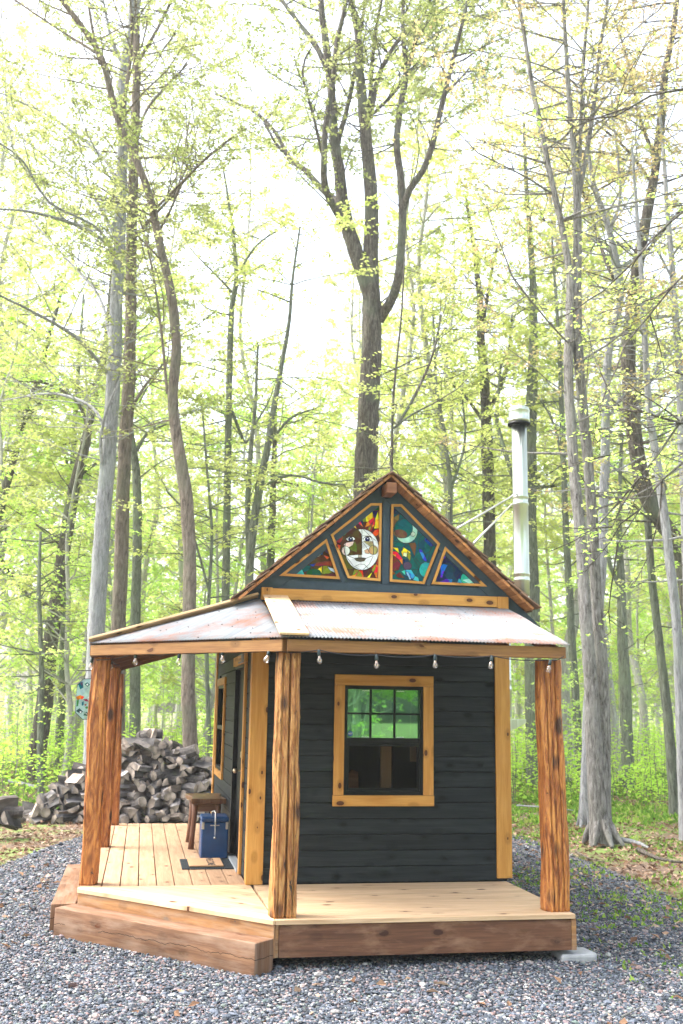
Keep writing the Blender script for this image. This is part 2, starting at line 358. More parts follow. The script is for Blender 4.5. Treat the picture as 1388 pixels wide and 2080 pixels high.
# stones
N = NT('gravel_stones'); N.bsdf(.7, 0, .4); t = N.attr().outputs['Fac']
N.color(N.mix(.6, N.ramp(t, [(0, (.014, .018, .023)), (.24, (.038, .048, .064)), (.47, (.075, .09, .115)), (.65, (.135, .155, .195)), (.77, (.20, .125, .115)), (.87, (.30, .275, .27)), (.94, (.10, .14, .125)), (1, (.52, .50, .49))]), N.ramp(N.noise(N.obj(), 90, 4), [(.3, (.6, .6, .6)), (.7, (1.1, 1.1, 1.1))]), 'MULTIPLY')); M['gravel'] = N.m
# firewood: grey weathered sides, paler split faces
N = NT('split_wood'); N.bsdf(.85, 0, .2); uv = N.uv(); oi = N.n('ShaderNodeObjectInfo').outputs['Random']
g = N.noise(N.mapped(uv, 3, 30, 1), 1, 5, .6, .5)
c = N.ramp(g, [(.32, (.075, .07, .075)), (.5, (.19, .175, .17)), (.68, (.36, .335, .315))])
c = N.mix(N.ramp(oi, [(.6, (0, 0, 0)), (.95, (.7, .7, .7))]), c, N.ramp(g, [(.3, (.22, .15, .10)), (.7, (.48, .37, .28))]))
sc1 = N.n('ShaderNodeVectorMath', operation='SCALE'); N.l(c, sc1.inputs[0]); N.l(N.ramp(N.math('FRACT', N.math('MULTIPLY', oi, 7.3)), [(0, (.2, .2, .2)), (.6, (.6, .6, .62)), (1, (1.5, 1.5, 1.5))]), sc1.inputs['Scale'])
N.color(sc1.outputs[0]); N.bump(g, .5, .01); M['log'] = N.m
M['log_end'] = simple('log_end_grain', (.30, .245, .20), .85, noise=.75, nscale=5, bump=.4)
M['log_bark'] = simple('log_bark', (.075, .065, .06), .95, noise=.5, nscale=25, bump=.8)
M['log_pale'] = simple('bleached_log', (.25, .24, .225), .85, noise=.3, nscale=12, bump=.5)
# ground
N = NT('forest_floor'); N.bsdf(.95, 0, .2); o = N.obj()
n1 = N.noise(o, 1.3, 5, .6); n2 = N.noise(o, 26, 6, .7); n3 = N.noise(o, .35, 3, .5)
soil = N.ramp(n2, [(.3, (.07, .045, .03)), (.5, (.16, .11, .08)), (.7, (.30, .22, .17))])
c = N.mix(N.ramp(n1, [(.42, (0, 0, 0)), (.62, (1, 1, 1))]), soil, N.ramp(n2, [(.3, (.10, .17, .035)), (.7, (.25, .34, .09))]))
N.color(c); N.bump(n2, .8, .04); M['ground'] = N.m
N = NT('gravel_bed'); N.bsdf(.85, 0, .3); o = N.obj()
v = N.n('ShaderNodeTexVoronoi'); v.inputs['Scale'].default_value = 42; N.l(o, v.inputs['Vector'])
sp = N.n('ShaderNodeSeparateColor'); N.l(v.outputs['Color'], sp.inputs[0])
c = N.ramp(sp.outputs[0], [(0, (.03, .035, .045)), (.4, (.08, .095, .12)), (.7, (.15, .165, .19)), (.85, (.2, .14, .125)), (1, (.35, .34, .33))])
N.color(N.mix(.7, c, N.ramp(v.outputs['Distance'], [(.2, (1, 1, 1)), (.9, (.35, .35, .35))]), 'MULTIPLY')); N.bump(v.outputs['Distance'], .8, -.02); M['bed'] = N.m

rng = np.random.default_rng(7); random.seed(5)
def vnoise(x, y, s, seed=0):
    xi = np.floor(x / s); yi = np.floor(y / s); fx = x / s - xi; fy = y / s - yi
    h = lambda a, b: np.modf(np.abs(np.sin(a * 127.1 + b * 311.7 + seed * 74.7) * 43758.5453))[0]
    fx = fx * fx * (3 - 2 * fx); fy = fy * fy * (3 - 2 * fy)
    return (h(xi, yi) * (1 - fx) + h(xi + 1, yi) * fx) * (1 - fy) + (h(xi, yi + 1) * (1 - fx) + h(xi + 1, yi + 1) * fx) * fy

# ================================================================== GROUND
def grid(xs, ys, zf):
    X, Y = np.meshgrid(xs, ys); Z = zf(X, Y); n = len(xs)
    V = np.stack([X, Y, Z], -1).reshape(-1, 3); i = np.arange(len(ys) - 1)[:, None] * n; j = np.arange(n - 1)[None, :]
    return V, np.stack([i + j, i + j + 1, i + n + j + 1, i + n + j], -1).reshape(-1, 4)
def ground_z(x, y):
    d = np.clip((y - 15) / 10, 0, 1)
    return GZ - .012 + d * (.10 * (vnoise(x, y, 3.1) - .5) + .05 * (vnoise(x, y, 1.1, 3) - .5))
xs = np.concatenate([np.linspace(-300, -30, 10), np.linspace(-28, 28, 150), np.linspace(30, 300, 10)])
ys = np.concatenate([np.linspace(-150, -12, 8), np.linspace(-10, 60, 180), np.linspace(65, 400, 16)])
V, F = grid(xs, ys, ground_z)
tag(link('ground', fastmesh('ground', V, F, [M['ground']], smooth=True)), kind='structure')
gp = [(-5.5, 3), (8, 3), (7.2, 6), (5.6, 9.0), (5.9, 12.5), (6.1, 16.3), (3, 17.0), (-.6, 17.2), (-1.15, 15.4), (-1.7, 13.2), (-4.5, 10.5)]
mb = MB(); mb.v = [(x, y, GZ - .004) for x, y in gp]; mb.face(list(range(len(gp))))
tag(mb.build('gravel_path', M['bed']), kind='structure')
def in_gravel(x, y):
    ins = np.zeros(x.shape, bool); k = len(gp); j = k - 1
    for i in range(k):
        xi, yi = gp[i]; xj, yj = gp[j]
        cond = ((yi > y) != (yj > y)) & (x < (xj - xi) * (y - yi) / (yj - yi + 1e-9) + xi); ins ^= cond; j = i
    return ins
def under_deck(x, y):  # building footprint pulled in a little
    return (x > -.42) & (x < 3.4) & (y > 8.4) & (y < 14.9) & (x + y > 9.5)
# stones
ico = []
p_ = (1 + 5 ** .5) / 2
for a, b in ((-1, p_), (1, p_), (-1, -p_), (1, -p_)): ico += [(a, b, 0)]
for a, b in ((-1, p_), (1, p_), (-1, -p_), (1, -p_)): ico += [(0, a, b)]
for a, b in ((-1, p_), (1, p_), (-1, -p_), (1, -p_)): ico += [(b, 0, a)]
ico = np.array(ico) / math.hypot(1, p_)
icf = np.array([(0, 11, 5), (0, 5, 1), (0, 1, 7), (0, 7, 10), (0, 10, 11), (1, 5, 9), (5, 11, 4), (11, 10, 2), (10, 7, 6), (7, 1, 8), (3, 9, 4), (3, 4, 2), (3, 2, 6), (3, 6, 8), (3, 8, 9), (4, 9, 5), (2, 4, 11), (6, 2, 10), (8, 6, 7), (9, 8, 1)])
def stones(X, Y, size, seed, lift=.35):
    r = np.random.default_rng(seed); n = len(X)
    S = size[:, None] * (r.uniform(.6, 1.2, (n, 3)) * [1.15, .95, .62])
    P = ico[None] * S[:, None, :] * r.uniform(.72, 1.2, (n, 12, 1))
    a = r.uniform(0, 2 * np.pi, n); tl = r.normal(0, .35, n); ca, sa, ct, st = np.cos(a), np.sin(a), np.cos(tl), np.sin(tl)
    x, y, z = P[..., 0], P[..., 1], P[..., 2]
    y, z = y * ct[:, None] - z * st[:, None], y * st[:, None] + z * ct[:, None]
    x, y = x * ca[:, None] - y * sa[:, None], x * sa[:, None] + y * ca[:, None]
    V = np.stack([x + X[:, None], y + Y[:, None], z + (GZ + size * lift * r.uniform(0, 1.6, n))[:, None]], -1).reshape(-1, 3)
    F = (icf[None] + (np.arange(n) * 12)[:, None, None]).reshape(-1, 3)
    return V, F, np.repeat(r.random(n), 12)
n = 290000
Y = 5.9 + 11.3 * rng.random(n) ** 1.75; X = -2.9 + 10.2 * rng.random(n)
lim = (X > -.115 * Y - 1.3 - .05 * (Y - 6)) & (X < .56 * Y + .5)
keep = in_gravel(X, Y) & ~under_deck(X, Y) & lim
# gravel thins out into the grass on the right
edge = (X - 4.3 - .5 * (vnoise(X, Y, .5) - .5)) / 1.6
keep &= (rng.random(n) > np.clip(edge, 0, .8))
X, Y = X[keep], Y[keep]
V, F, t = stones(X, Y, rng.uniform(.0065, .0165, len(X)) * (1 + (rng.random(len(X)) < .012) * rng.uniform(.5, 1.5, len(X))) * (1 + (Y > 11) * .25), 3)
tag(link('gravel', fastmesh('gravel', V, F, [M['gravel']], t)), 'blue grey crushed gravel spread round the cabin', 'gravel', kind='stuff')
# leaf quads
def leafquads(P, D, Nn, L, W, t, fold=.18):
    """P centre base, D direction, Nn normal; diamond leaf"""
    D = D / (np.linalg.norm(D, axis=1)[:, None] + 1e-9); S = np.cross(D, Nn); S /= np.linalg.norm(S, axis=1)[:, None] + 1e-9; U = np.cross(S, D)
    L = np.asarray(L)[:, None]; W = np.asarray(W)[:, None]
    V = np.stack([P, P + D * L * .45 + S * W * .5 + U * L * fold, P + D * L, P + D * L * .45 - S * W * .5 + U * L * fold * .6], 1).reshape(-1, 3)
    F = np.arange(len(P) * 4).reshape(-1, 4); return V, F, np.repeat(t, 4)
def rdir(r, n, zs=.4):
    a = r.uniform(0, 2 * np.pi, n); return np.stack([np.cos(a), np.sin(a), r.normal(0, zs, n)], -1)
# leaf litter
n = 70000
Y = 9 + 26 * rng.random(n) ** 1.15; X = rng.uniform(-9, 17, n)
ok = (X > -.13 * Y - 1.6) & (X < .58 * Y + .6) & ~((X > -.5) & (X < 3.5) & (Y < 15.1)) & (~in_gravel(X, Y) | (rng.random(n) < np.where(X > 4.6, .16, .05))) & (X > -9)
ok &= (rng.random(n) < np.where(X > 3, .6 + .5 * vnoise(X, Y, 1.3, 9), .9))
X, Y = X[ok], Y[ok]; X = np.append(X, rng.uniform(-2.5, 6, 420)); Y = np.append(Y, rng.uniform(6.2, 13, 420)); ok = ~((X > -.75) & (X < 3.55) & (Y > 7.8)); X, Y = X[ok], Y[ok]; n = len(X)
P = np.stack([X, Y, ground_z(X, Y) + rng.uniform(.012, .04, n)], -1)
V, F, t = leafquads(P, rdir(rng, n, .35), np.stack([rng.normal(0, .45, n), rng.normal(0, .45, n), np.ones(n)], -1), rng.uniform(.05, .11, n), rng.uniform(.035, .07, n), rng.random(n))
tag(link('leaf_litter', fastmesh('leaf_litter', V, F, [M['litter']], t)), 'brown dry leaves covering the woodland floor', 'leaf litter', kind='stuff')
# grass and low herbs
n = 60000
Y = 7 + 30 * rng.random(n) ** 1.2; X = rng.uniform(-8, 18, n)
dens = np.where(X > 3, .24 + 1.2 * (vnoise(X, Y, .9, 4) - .35), 0.05) * np.where((X > 3.6), 1, 0) + np.where((Y > 19) & (X < 3), .8, 0)
dens = np.where(X > 4.2 + (12 - Y) * .0, dens, dens * .25)
ok = (rng.random(n) < dens) & (X > -.13 * Y - 1.6) & (X < .58 * Y + .6) & ~((X > -1) & (X < 3.6) & (Y < 15.1))
X, Y = X[ok], Y[ok]; X = np.repeat(X, 5) + rng.normal(0, .035, len(X) * 5); Y = np.repeat(Y, 5) + rng.normal(0, .035, len(Y) * 5); n = len(X)
P = np.stack([X, Y, ground_z(X, Y)], -1); D = rdir(rng, n, .2); D[:, 2] = rng.uniform(.5, 2, n)
L = rng.uniform(.025, .075, n) * np.where(Y > 18, 2.2, 1)
V, F, t = leafquads(P, D, rdir(rng, n), L, L * rng.uniform(.2, .6, n), rng.random(n), .05)
tag(link('grass', fastmesh('grass', V, F, [M['grassm']], t)), 'patchy grass and low herbs on the clearing edge', 'grass', kind='stuff')
#PART2
# ================================================================== CABIN
XL, XR, YF, YB = 1.04, 3.49, 9.78, 14.6
XC = 2.275; RS = .875
ztop = lambda x: 3.875 - RS * abs(x - XC)
CH = (Vector((1.054, 8.145, 0)), Vector((-.475, 9.70, 0)))          # chamfered deck edge, front right to back left
cdir = (CH[1] - CH[0]).normalized(); cout = Vector((cdir.y, -cdir.x, 0)); cout = -cout if cout.y > 0 else cout
def clip2(poly, a, n):       # keep the side where (p-a).n <= 0 ; 2D tuples
    out = []
    for i in range(len(poly)):
        p, q = poly[i], poly[(i + 1) % len(poly)]
        dp = (p[0] - a[0]) * n[0] + (p[1] - a[1]) * n[1]; dq = (q[0] - a[0]) * n[0] + (q[1] - a[1]) * n[1]
        if dp <= 0: out.append(p)
        if (dp < 0 < dq) or (dq < 0 < dp):
            s = dp / (dp - dq); out.append((p[0] + (q[0] - p[0]) * s, p[1] + (q[1] - p[1]) * s))
    return out
def clipconv(poly, conv):    # conv counter-clockwise
    for i in range(len(conv)):
        if len(poly) < 3: return []
        a, b = conv[i], conv[(i + 1) % len(conv)]; poly = clip2(poly, a, (b[1] - a[1], -(b[0] - a[0])))
    return poly if len(poly) >= 3 else []
cabin = empty('cabin', (0, 0, 0), 'small charcoal sided cabin with cedar trim, wraparound porch and stained glass gable', 'cabin')
B_ = lambda mb, name, m, parent=cabin, bevel=0, smooth=False, label=None: mb.build(name, m, parent, bevel, smooth, label)
# ---- front wall
WX0, WX1, WZ0, WZ1 = 1.89, 2.655, .79, 1.80           # front window opening
mb = MB(); z = .012
while z < 2.56:
    z1 = min(z + .135, 2.57)
    if z1 > WZ0 and z < WZ1:
        mb.box(XL + .02, WX0, YF - .022, YF, z, z1); mb.box(WX1, XR - .02, YF - .022, YF, z, z1)
    else: mb.box(XL + .02, XR - .02, YF - .022, YF, z, z1)
    z += .142
fw = B_(mb, 'front_wall', M['siding'], bevel=.003)
mb = MB()
for a in ((XL, WX0, 0, 2.6), (WX1, XR, 0, 2.6), (WX0, WX1, 0, WZ0), (WX0, WX1, WZ1, 2.6)): mb.box(a[0], a[1], YF, YF + .09, a[2], a[3], m=0)
mb.build('sheathing', M['black'], fw)
# ---- side (door) wall
DY0, DY1, DZ = 10.44, 11.68, 2.02; SY0, SY1, SZ0, SZ1 = 13.05, 14.15, .80, 1.86
mb = MB(); z = .012
while z < 2.56:
    z1 = min(z + .135, 2.57); ys_ = [YF, YB]; segs = [(YF + .02, YB)]
    if z < DZ: segs = [(YF + .02, DY0), (DY1, YB)]
    if z1 > SZ0 and z < SZ1: segs = segs[:-1] + [(segs[-1][0], SY0), (SY1, YB)]
    for a, b in segs: mb.box(XL - .022, XL, a, b, z, z1)
    z += .142
sw = B_(mb, 'side_wall', M['siding'], bevel=.003)
mb = MB()
for a in ((YF + .09, DY0, 0, 2.6), (DY0, DY1, DZ, 2.6), (DY1, SY0, 0, 2.6), (SY0, SY1, 0, SZ0), (SY0, SY1, SZ1, 2.6), (SY1, YB, 0, 2.6)): mb.box(XL, XL + .09, a[0], a[1], a[2], a[3])
mb.build('sheathing', M['black'], sw)
mb = MB(); z = .012
while z < 2.56: mb.box(XR, XR + .022, YF + .02, YB, z, min(z + .135, 2.57)); z += .142
B_(mb, 'far_side_wall', M['siding'])
mb = MB(); mb.box(XL, XR, YB, YB + .05, 0, 2.6); mb.poly([(XL, YB + .01, 2.6), (XR, YB + .01, 2.6), (XC, YB + .01, 3.7)], (0, 1, 0), .03)
mb.box(XR - .02, XR, YF + .09, YB, 0, 2.6)
B_(mb, 'back_wall', M['siding'])
# ---- inside, seen dimly through the front window
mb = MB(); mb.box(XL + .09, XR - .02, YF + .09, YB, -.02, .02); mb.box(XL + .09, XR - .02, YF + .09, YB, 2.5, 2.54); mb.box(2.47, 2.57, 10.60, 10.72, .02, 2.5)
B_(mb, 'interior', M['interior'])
ip = at(786, 1570, 10.0)[0]; mb = MB(); mb.box(ip - .055, ip + .045, 10.0, 10.06, .02, 2.5, t=1.)
B_(mb, 'interior_post', M['hip'])
mb = MB(); ip = at(843, 1530, 10.1)[0]; mb.box(ip - .04, ip + .06, 10.1, 10.14, 1.08, 1.7, t=.3)
B_(mb, 'interior_post', M['hip'])
mb = MB(); pts = [(1.98 + .16 * math.sin(a), 10.3, .62 + .42 * (1 - math.cos(a)) / 2 + .1 * 0) for a in np.linspace(-1.2, 2.4, 10)]
mb.poly([(1.96, 10.1, .5), (2.12, 10.1, .5), (2.10, 10.1, .98), (2.04, 10.1, 1.0), (1.99, 10.1, .93)], (0, 1, 0), .04)
B_(mb, 'chair_back', M['soffit'])
# ---- corner trim
def tr(*boxes, name='corner_trim', mat='trim', parent=cabin, bevel=.004):
    mb = MB()
    for b in boxes: mb.box(*b)
    return B_(mb, name, M[mat], parent, bevel)
tr((XL - .04, XL + .115, YF - .045, YF - .0225, .004, 2.57), (XL - .04, XL - .0225, YF - .0225, YF + .10, .004, 2.57))
tr((XR - .11, XR + .04, YF - .045, YF - .0225, .03, 2.57), (XR + .0225, XR + .04, YF - .0225, YF + .09, .03, 2.57))
tr((XL - .045, XL - .0225, YB - .10, YB + .05, .004, 2.5))
# ---- front window
win = empty('window', (0, 0, 0)); win.parent = cabin
yt = YF - .047
tr((1.79, 2.757, yt, yt + .024, 1.80, 1.900), (1.79, 1.888, yt, yt + .024, .788, 1.7985), (2.657, 2.757, yt, yt + .024, .788, 1.7985), (1.785, 2.762, yt - .003, yt + .024, .688, .7865), name='window_trim', parent=win)
mb = MB(); fy0, fy1 = YF - .035, YF + .06
for b in ((1.888, 2.657, 1.765, 1.80), (1.888, 2.657, .788, .825)): mb.box(b[0], b[1], fy0, fy1, b[2], b[3])
for b in ((1.888, 1.918, .825, 1.765), (2.627, 2.657, .825, 1.765)): mb.box(b[0], b[1], fy0, fy1, b[2], b[3])
mb.box(1.918, 2.627, YF - .02, YF + .03, 1.262, 1.312); mb.box(1.918, 2.627, YF - .028, YF + .0, 1.235, 1.262)
for x in (1.918, 2.605): mb.box(x, x + .022, YF - .018, YF + .02, .825, 1.235)
mb.box(1.94, 2.605, YF - .018, YF + .02, .825, .85)
for x in (2.150, 2.385): mb.box(x - .009, x + .009, YF - .002, YF + .012, 1.312, 1.765)
for a, b in ((1.918, 2.141), (2.159, 2.376), (2.394, 2.627)): mb.box(a, b, YF - .002, YF + .012, 1.528, 1.546)
mb.build('window_frame', M['black'], win, .003)
mb = MB(); mb.poly([(1.918, YF + .014, 1.312), (2.627, YF + .014, 1.312), (2.627, YF + .014, 1.765), (1.918, YF + .014, 1.765)], (0, 1, 0), .004); mb.build('window_pane', M['glass'], win)
mb = MB(); mb.poly([(1.94, YF + .004, .85), (2.605, YF + .004, .85), (2.605, YF + .004, 1.235), (1.94, YF + .004, 1.235)], (0, 1, 0), .003); mb.build('window_pane', M['screen'], win)
mb = MB(); c = (1.953, YF - .001, 1.348)
mb.poly([(c[0] + .024 * math.cos(a), c[1], c[2] + .024 * math.sin(a)) for a in np.linspace(0, 2 * math.pi, 24, endpoint=False)][::-1], (0, 1, 0), .003); st = mb.build('sticker', M['sticker'], win)
def text(name, body, size, mat, M4, parent, ext=.0006, name_mesh=True):
    cu = bpy.data.curves.new(name, 'FONT'); cu.body = body; cu.size = size; cu.align_x = 'CENTER'; cu.align_y = 'CENTER'; cu.extrude = ext; cu.offset = size * .012
    t_ = bpy.data.objects.new(name, cu); COL.objects.link(t_); bpy.context.view_layer.update()
    me = bpy.data.meshes.new_from_object(t_.evaluated_get(bpy.context.evaluated_depsgraph_get())); bpy.data.objects.remove(t_)
    me.materials.clear(); me.materials.append(mat); me.transform(M4); return link(name, me, parent)
rotx = Matrix.Rotation(R_(90), 4, 'X')
text('sticker_lettering', 'ADT', .020, M['white'], Matrix.Translation((c[0], c[1] - .0025, c[2])) @ rotx @ Matrix.Shear('XY', 3, (.18, 0)) if False else Matrix.Translation((c[0], c[1] - .0025, c[2])) @ rotx, win)
for x in (2.10, 2.44):
    for zz in (1.752, 1.318):
        mb = MB(); mb.tube([(x - .035 + .012 * k, YF + .008, zz + (.004 if k % 2 else -.003)) for k in range(7)], .0035, 6); mb.build('window_clip', M['white'], win)
# ---- side window
sw_ = empty('window', (0, 0, 0)); sw_.parent = cabin
x0, x1 = XL - .05, XL - .0225
tr((x0, x1, SY0 - .09, SY1 + .09, SZ1, SZ1 + .09), (x0, x1, SY0 - .09, SY0, SZ0, SZ1 - .001), (x0, x1, SY1, SY1 + .09, SZ0, SZ1 - .001), (x0, x1, SY0 - .09, SY1 + .09, SZ0 - .09, SZ0 - .001), name='window_trim', parent=sw_)
mb = MB()
for a in ((SY0, SY1, SZ1 - .04, SZ1), (SY0, SY1, SZ0, SZ0 + .04), (SY0, SY0 + .04, SZ0 + .04, SZ1 - .04), (SY1 - .04, SY1, SZ0 + .04, SZ1 - .04), (SY0 + .04, SY1 - .04, 1.30, 1.35)): mb.box(XL - .035, XL + .04, a[0], a[1], a[2], a[3])
mb.build('window_frame', M['black'], sw_)
for za, zb, k in ((SZ0 + .04, 1.30, 'screen'), (1.35, SZ1 - .04, 'glass')):
    mb = MB(); mb.poly([(XL + .0, SY0 + .04, za), (XL + .0, SY1 - .04, za), (XL + .0, SY1 - .04, zb), (XL + .0, SY0 + .04, zb)], (1, 0, 0), .004); mb.build('window_pane', M[k], sw_)
# ---- door
door = tr((XL + .02, XL + .065, DY0 + .03, DY1 - .03, .03, DZ - .03), name='door', mat='door')
mb = MB(); mb.lathe((XL - .045, 11.1, .90), [(.0, 0), (.018, .004), (.028, .028), (.018, .05), (0, .054)], 14); mb.build('door_knob', M['brass'], door, smooth=True)
mb = MB(); mb.box(XL - .045, XL + .0195, 11.09, 11.11, .92, .935); mb.build('knob_spindle', M['brass'], door)
mb = MB(); mb.box(XL + .005, XL + .0195, 11.075, 11.125, 1.06, 1.12); mb.build('deadbolt', M['brass'], door, .004)
tr((XL - .03, XL + .09, DY1 - .03, DY1, .0, DZ), (XL - .03, XL + .09, DY0, DY0 + .03, .0, DZ), (XL - .03, XL + .09, DY0 + .03, DY1 - .03, DZ - .03, DZ), name='door_frame', mat='black')
tr((XL - .05, XL - .0225, DY0 - .10, DY0, .004, DZ + .001), (XL - .052, XL - .0225, DY0 - .10, DY1 + .03, DZ + .002, DZ + .10), name='door_trim')
tr((XL - .06, XL + .09, DY0 + .03, DY1 - .03, .004, .028), name='threshold', mat='threshold', bevel=.004)
mb = MB(); mb.box(XL - .075, XL - .0535, DY0 + .02, DY0 + .42, DZ + .004, DZ + .09, t=.1)
for k in range(6): mb.tube([(XL - .078, DY0 + .07 + .055 * k, DZ + .02), (XL - .078, DY0 + .10 + .055 * k, DZ + .05), (XL - .078, DY0 + .08 + .055 * k, DZ + .075)], .006, 6, m=1)
B_(mb, 'door_plaque', [M['pad'], M['hip']], label='small carved plaque over the door')
# ---- bands under the gable
tr((1.055, 3.39, 9.675, 9.715, 2.585, 2.69), (1.055, 1.16, 9.655, 9.674, 2.575, 2.695), name='band_board'); tr((3.392, 3.505, 9.665, 9.72, 2.56, 2.69), name='band_board')
# ---- gable
YG = 9.76
gb = empty('gable', (0, 0, 0)); gb.parent = cabin
zu = lambda x: ztop(x) - .062
mb = MB(); mb.poly([(XL - .1, YG, 2.52), (XR + .1, YG, 2.52), (XR + .1, YG, zu(XR + .1)), (XC, YG, zu(XC)), (XL - .1, YG, zu(XL - .1))], (0, 1, 0), .03)
mb.build('gable_wall', M['grey_paint'], gb)
mb = MB(); mb.box(XL - .02, XR + .02, YG - .022, YG - .001, 2.68, 2.778); mb.box(2.238, 2.312, YG - .024, YG - .001, 2.779, 3.66)
def slat(p, q, wd, y0, y1, up=1):
    mb.beam((p[0], (y0 + y1) / 2, p[1]), (q[0], (y0 + y1) / 2, q[1]), (0, 1, 0), y1 - y0, wd)
for s in (-1, 1):
    slat((XC + s * .44, 3.27), (XC + s * .60, 2.779), .055, YG - .02, YG - .001) if False else None
    x_o = XC + s * 1.50; off = .105
    slat((XC, zu(XC) - off), (x_o, zu(x_o) - off), .145, YG - .028, YG - .001)
for (p, q) in (((1.665, 3.21), (1.865, 2.779)), ((2.885, 3.21), (2.695, 2.779))): slat(p, q, .05, YG - .019, YG - .001)
mb.build('gable_boards', M['grey_paint'], gb, .003)
# stained glass windows
sgw = {'a': [(567, 1170), (663, 1095), (690, 1177)], 'b': [(706, 1175), (671, 1087), (752, 1023), (775, 1023), (772, 1181)],
       'c': [(791, 1182), (794, 1025), (815, 1025), (893, 1105), (861, 1187)], 'd': [(876, 1187), (903, 1111), (988, 1192)]}
YS = YG - .012
def P7(x, y): return (660 + x * .09366, 1010 + y * .09366)
def P8(x, y): return (780 + x * .1585, 1010 + y * .1585)
def P6(x, y): return (560 + x * .317, 1010 + y * .317)
def W2(px): q = at(px[0], px[1], YS); return (q[0], q[2])
def ell(f, cx_, cy_, rx, ry, a0=0, a1=360, n=20, rot=0):
    out = []
    for k in range(n + (0 if a1 - a0 >= 360 else 1)):
        a = R_(a0 + (a1 - a0) * k / n); x, y = rx * math.cos(a), ry * math.sin(a); r = R_(rot)
        out.append(f(cx_ + x * math.cos(r) - y * math.sin(r), cy_ + x * math.sin(r) + y * math.cos(r)))
    return out
RED, DRED, ORG, YEL, OLV, GRN, DGR, TEA, AQU, BLU, DBL, NAV, WHT, BRN, PUR, TAN, PNK, BLK = (.30, .03, .02), (.09, .012, .012), (.75, .13, .01), (.85, .68, .02), (.22, .26, .02), (.04, .22, .05), (.01, .09, .04), (.0, .12, .12), (.05, .50, .46), (.02, .12, .62), (.005, .02, .28), (.008, .02, .09), (.80, .84, .86), (.08, .04, .012), (.09, .05, .10), (.55, .36, .14), (.80, .62, .56), (.008, .012, .014)
pieces = {'a': [], 'b': [], 'c': [], 'd': []}; lines = {'a': [], 'b': [], 'c': [], 'd': []}
A, L_ = (lambda k, c, pts: pieces[k].append((c, pts))), (lambda k, pts: pieces[k].append((None, pts)))
q = lambda f, *pts: [f(x, y) for x, y in pts]
# sun panel: ground shards radiating from the face
rr = random.Random(3); cx0, cy0 = 780, 1130
pal = [DRED, DRED, RED, BRN, OLV, PUR, DRED, ORG, BRN]
for k in range(30):
    a0, a1 = R_(k * 12), R_(k * 12 + 12.3); r_ = 1400
    A('b', rr.choice(pal), q(P7, (cx0, cy0), (cx0 + r_ * math.cos(a0), cy0 + r_ * math.sin(a0)), (cx0 + r_ * math.cos(a1), cy0 + r_ * math.sin(a1))))
    L_('b', q(P7, (cx0, cy0), (cx0 + r_ * math.cos(a0), cy0 + r_ * math.sin(a0))))
A('b', DGR, q(P7, (900, 150), (1200, 150), (1200, 290), (1000, 290))); A('b', NAV, q(P7, (700, 420), (960, 200), (900, 330), (830, 560), (820, 640)))
A('b', YEL, q(P7, (870, 340), (960, 250), (1030, 320), (1040, 440), (960, 540), (890, 530))); A('b', OLV, q(P7, (790, 440), (860, 340), (890, 530), (830, 540)))
A('b', ORG, q(P7, (660, 430), (760, 500), (830, 650), (670, 530))); A('b', ORG, q(P7, (870, 660), (900, 560), (1060, 430), (1060, 510), (960, 620)))
A('b', ORG, q(P7, (1010, 660), (1060, 500), (1090, 560), (1060, 640))); A('b', YEL, q(P7, (1085, 600), (1090, 470), (1150, 310), (1185, 600), (1185, 680), (1060, 680)))
A('b', NAV, q(P7, (1030, 300), (1150, 300), (1090, 460), (1060, 420))); A('b', YEL, q(P7, (590, 510), (650, 600), (690, 690), (610, 640))); A('b', ORG, q(P7, (1010, 810), (1080, 720), (1185, 690), (1180, 800), (1100, 850)))
A('b', OLV, q(P7, (940, 740), (950, 660), (1000, 630), (990, 690))); A('b', DRED, q(P7, (1100, 860), (1190, 800), (1190, 960)))
A('b', RED, q(P7, (170, 820), (420, 900), (320, 1000), (220, 960))); A('b', RED, q(P7, (440, 640), (610, 700), (560, 740))); A('b', GRN, q(P7, (400, 830), (520, 740), (440, 830)))
A('b', ORG, q(P7, (480, 1730), (650, 1680), (740, 1600), (700, 1700), (560, 1760))); A('b', OLV, q(P7, (640, 1750), (740, 1590), (810, 1700), (760, 1780)))
A('b', YEL, q(P7, (860, 1790), (960, 1690), (1030, 1620), (960, 1770))); A('b', ORG, q(P7, (1060, 1640), (1110, 1450), (1170, 1500), (1120, 1780))); A('b', OLV, q(P7, (1010, 1580), (1110, 1430), (1090, 1570), (1040, 1640)))
A('b', RED, q(P7, (1100, 1430), (1170, 1350), (1170, 1500)))
# the face
A('b', BRN, ell(P7, 700, 1130, 370, 445)); A('b', (.10, .10, .015), ell(P7, 560, 1330, 220, 240, rot=30)); A('b', WHT, ell(P7, 800, 1140, 370, 445, 0, 360, 30))
A('b', BRN, q(P7, (560, 720), (720, 700), (790, 800), (800, 960), (805, 1250), (700, 1250), (600, 1260), (490, 1270), (420, 1050), (440, 870)))
A('b', (.12, .15, .02), q(P7, (520, 1110), (650, 960), (690, 1060), (690, 1200), (560, 1150))); A('b', PNK, q(P7, (400, 1040), (450, 990), (630, 960), (600, 1040), (520, 1090)))
A('b', (.72, .78, .72), ell(P7, 450, 1165, 90, 100)); A('b', PNK, q(P7, (360, 1170), (410, 1090), (440, 1260), (390, 1240)))
for ex in (550, 915):
    A('b', (.9, .93, .95), q(P7, (ex - 95, 910), (ex - 20, 855), (ex + 60, 860), (ex + 105, 915), (ex + 30, 955), (ex - 50, 950))); A('b', NAV, ell(P7, ex + 5, 915, 52, 48)); A('b', (.75, .8, .85), ell(P7, ex + 10, 900, 16, 14))
    A('b', BRN, q(P7, (ex - 100, 905), (ex - 20, 845), (ex + 70, 850), (ex + 110, 910), (ex + 60, 868), (ex - 20, 862)))
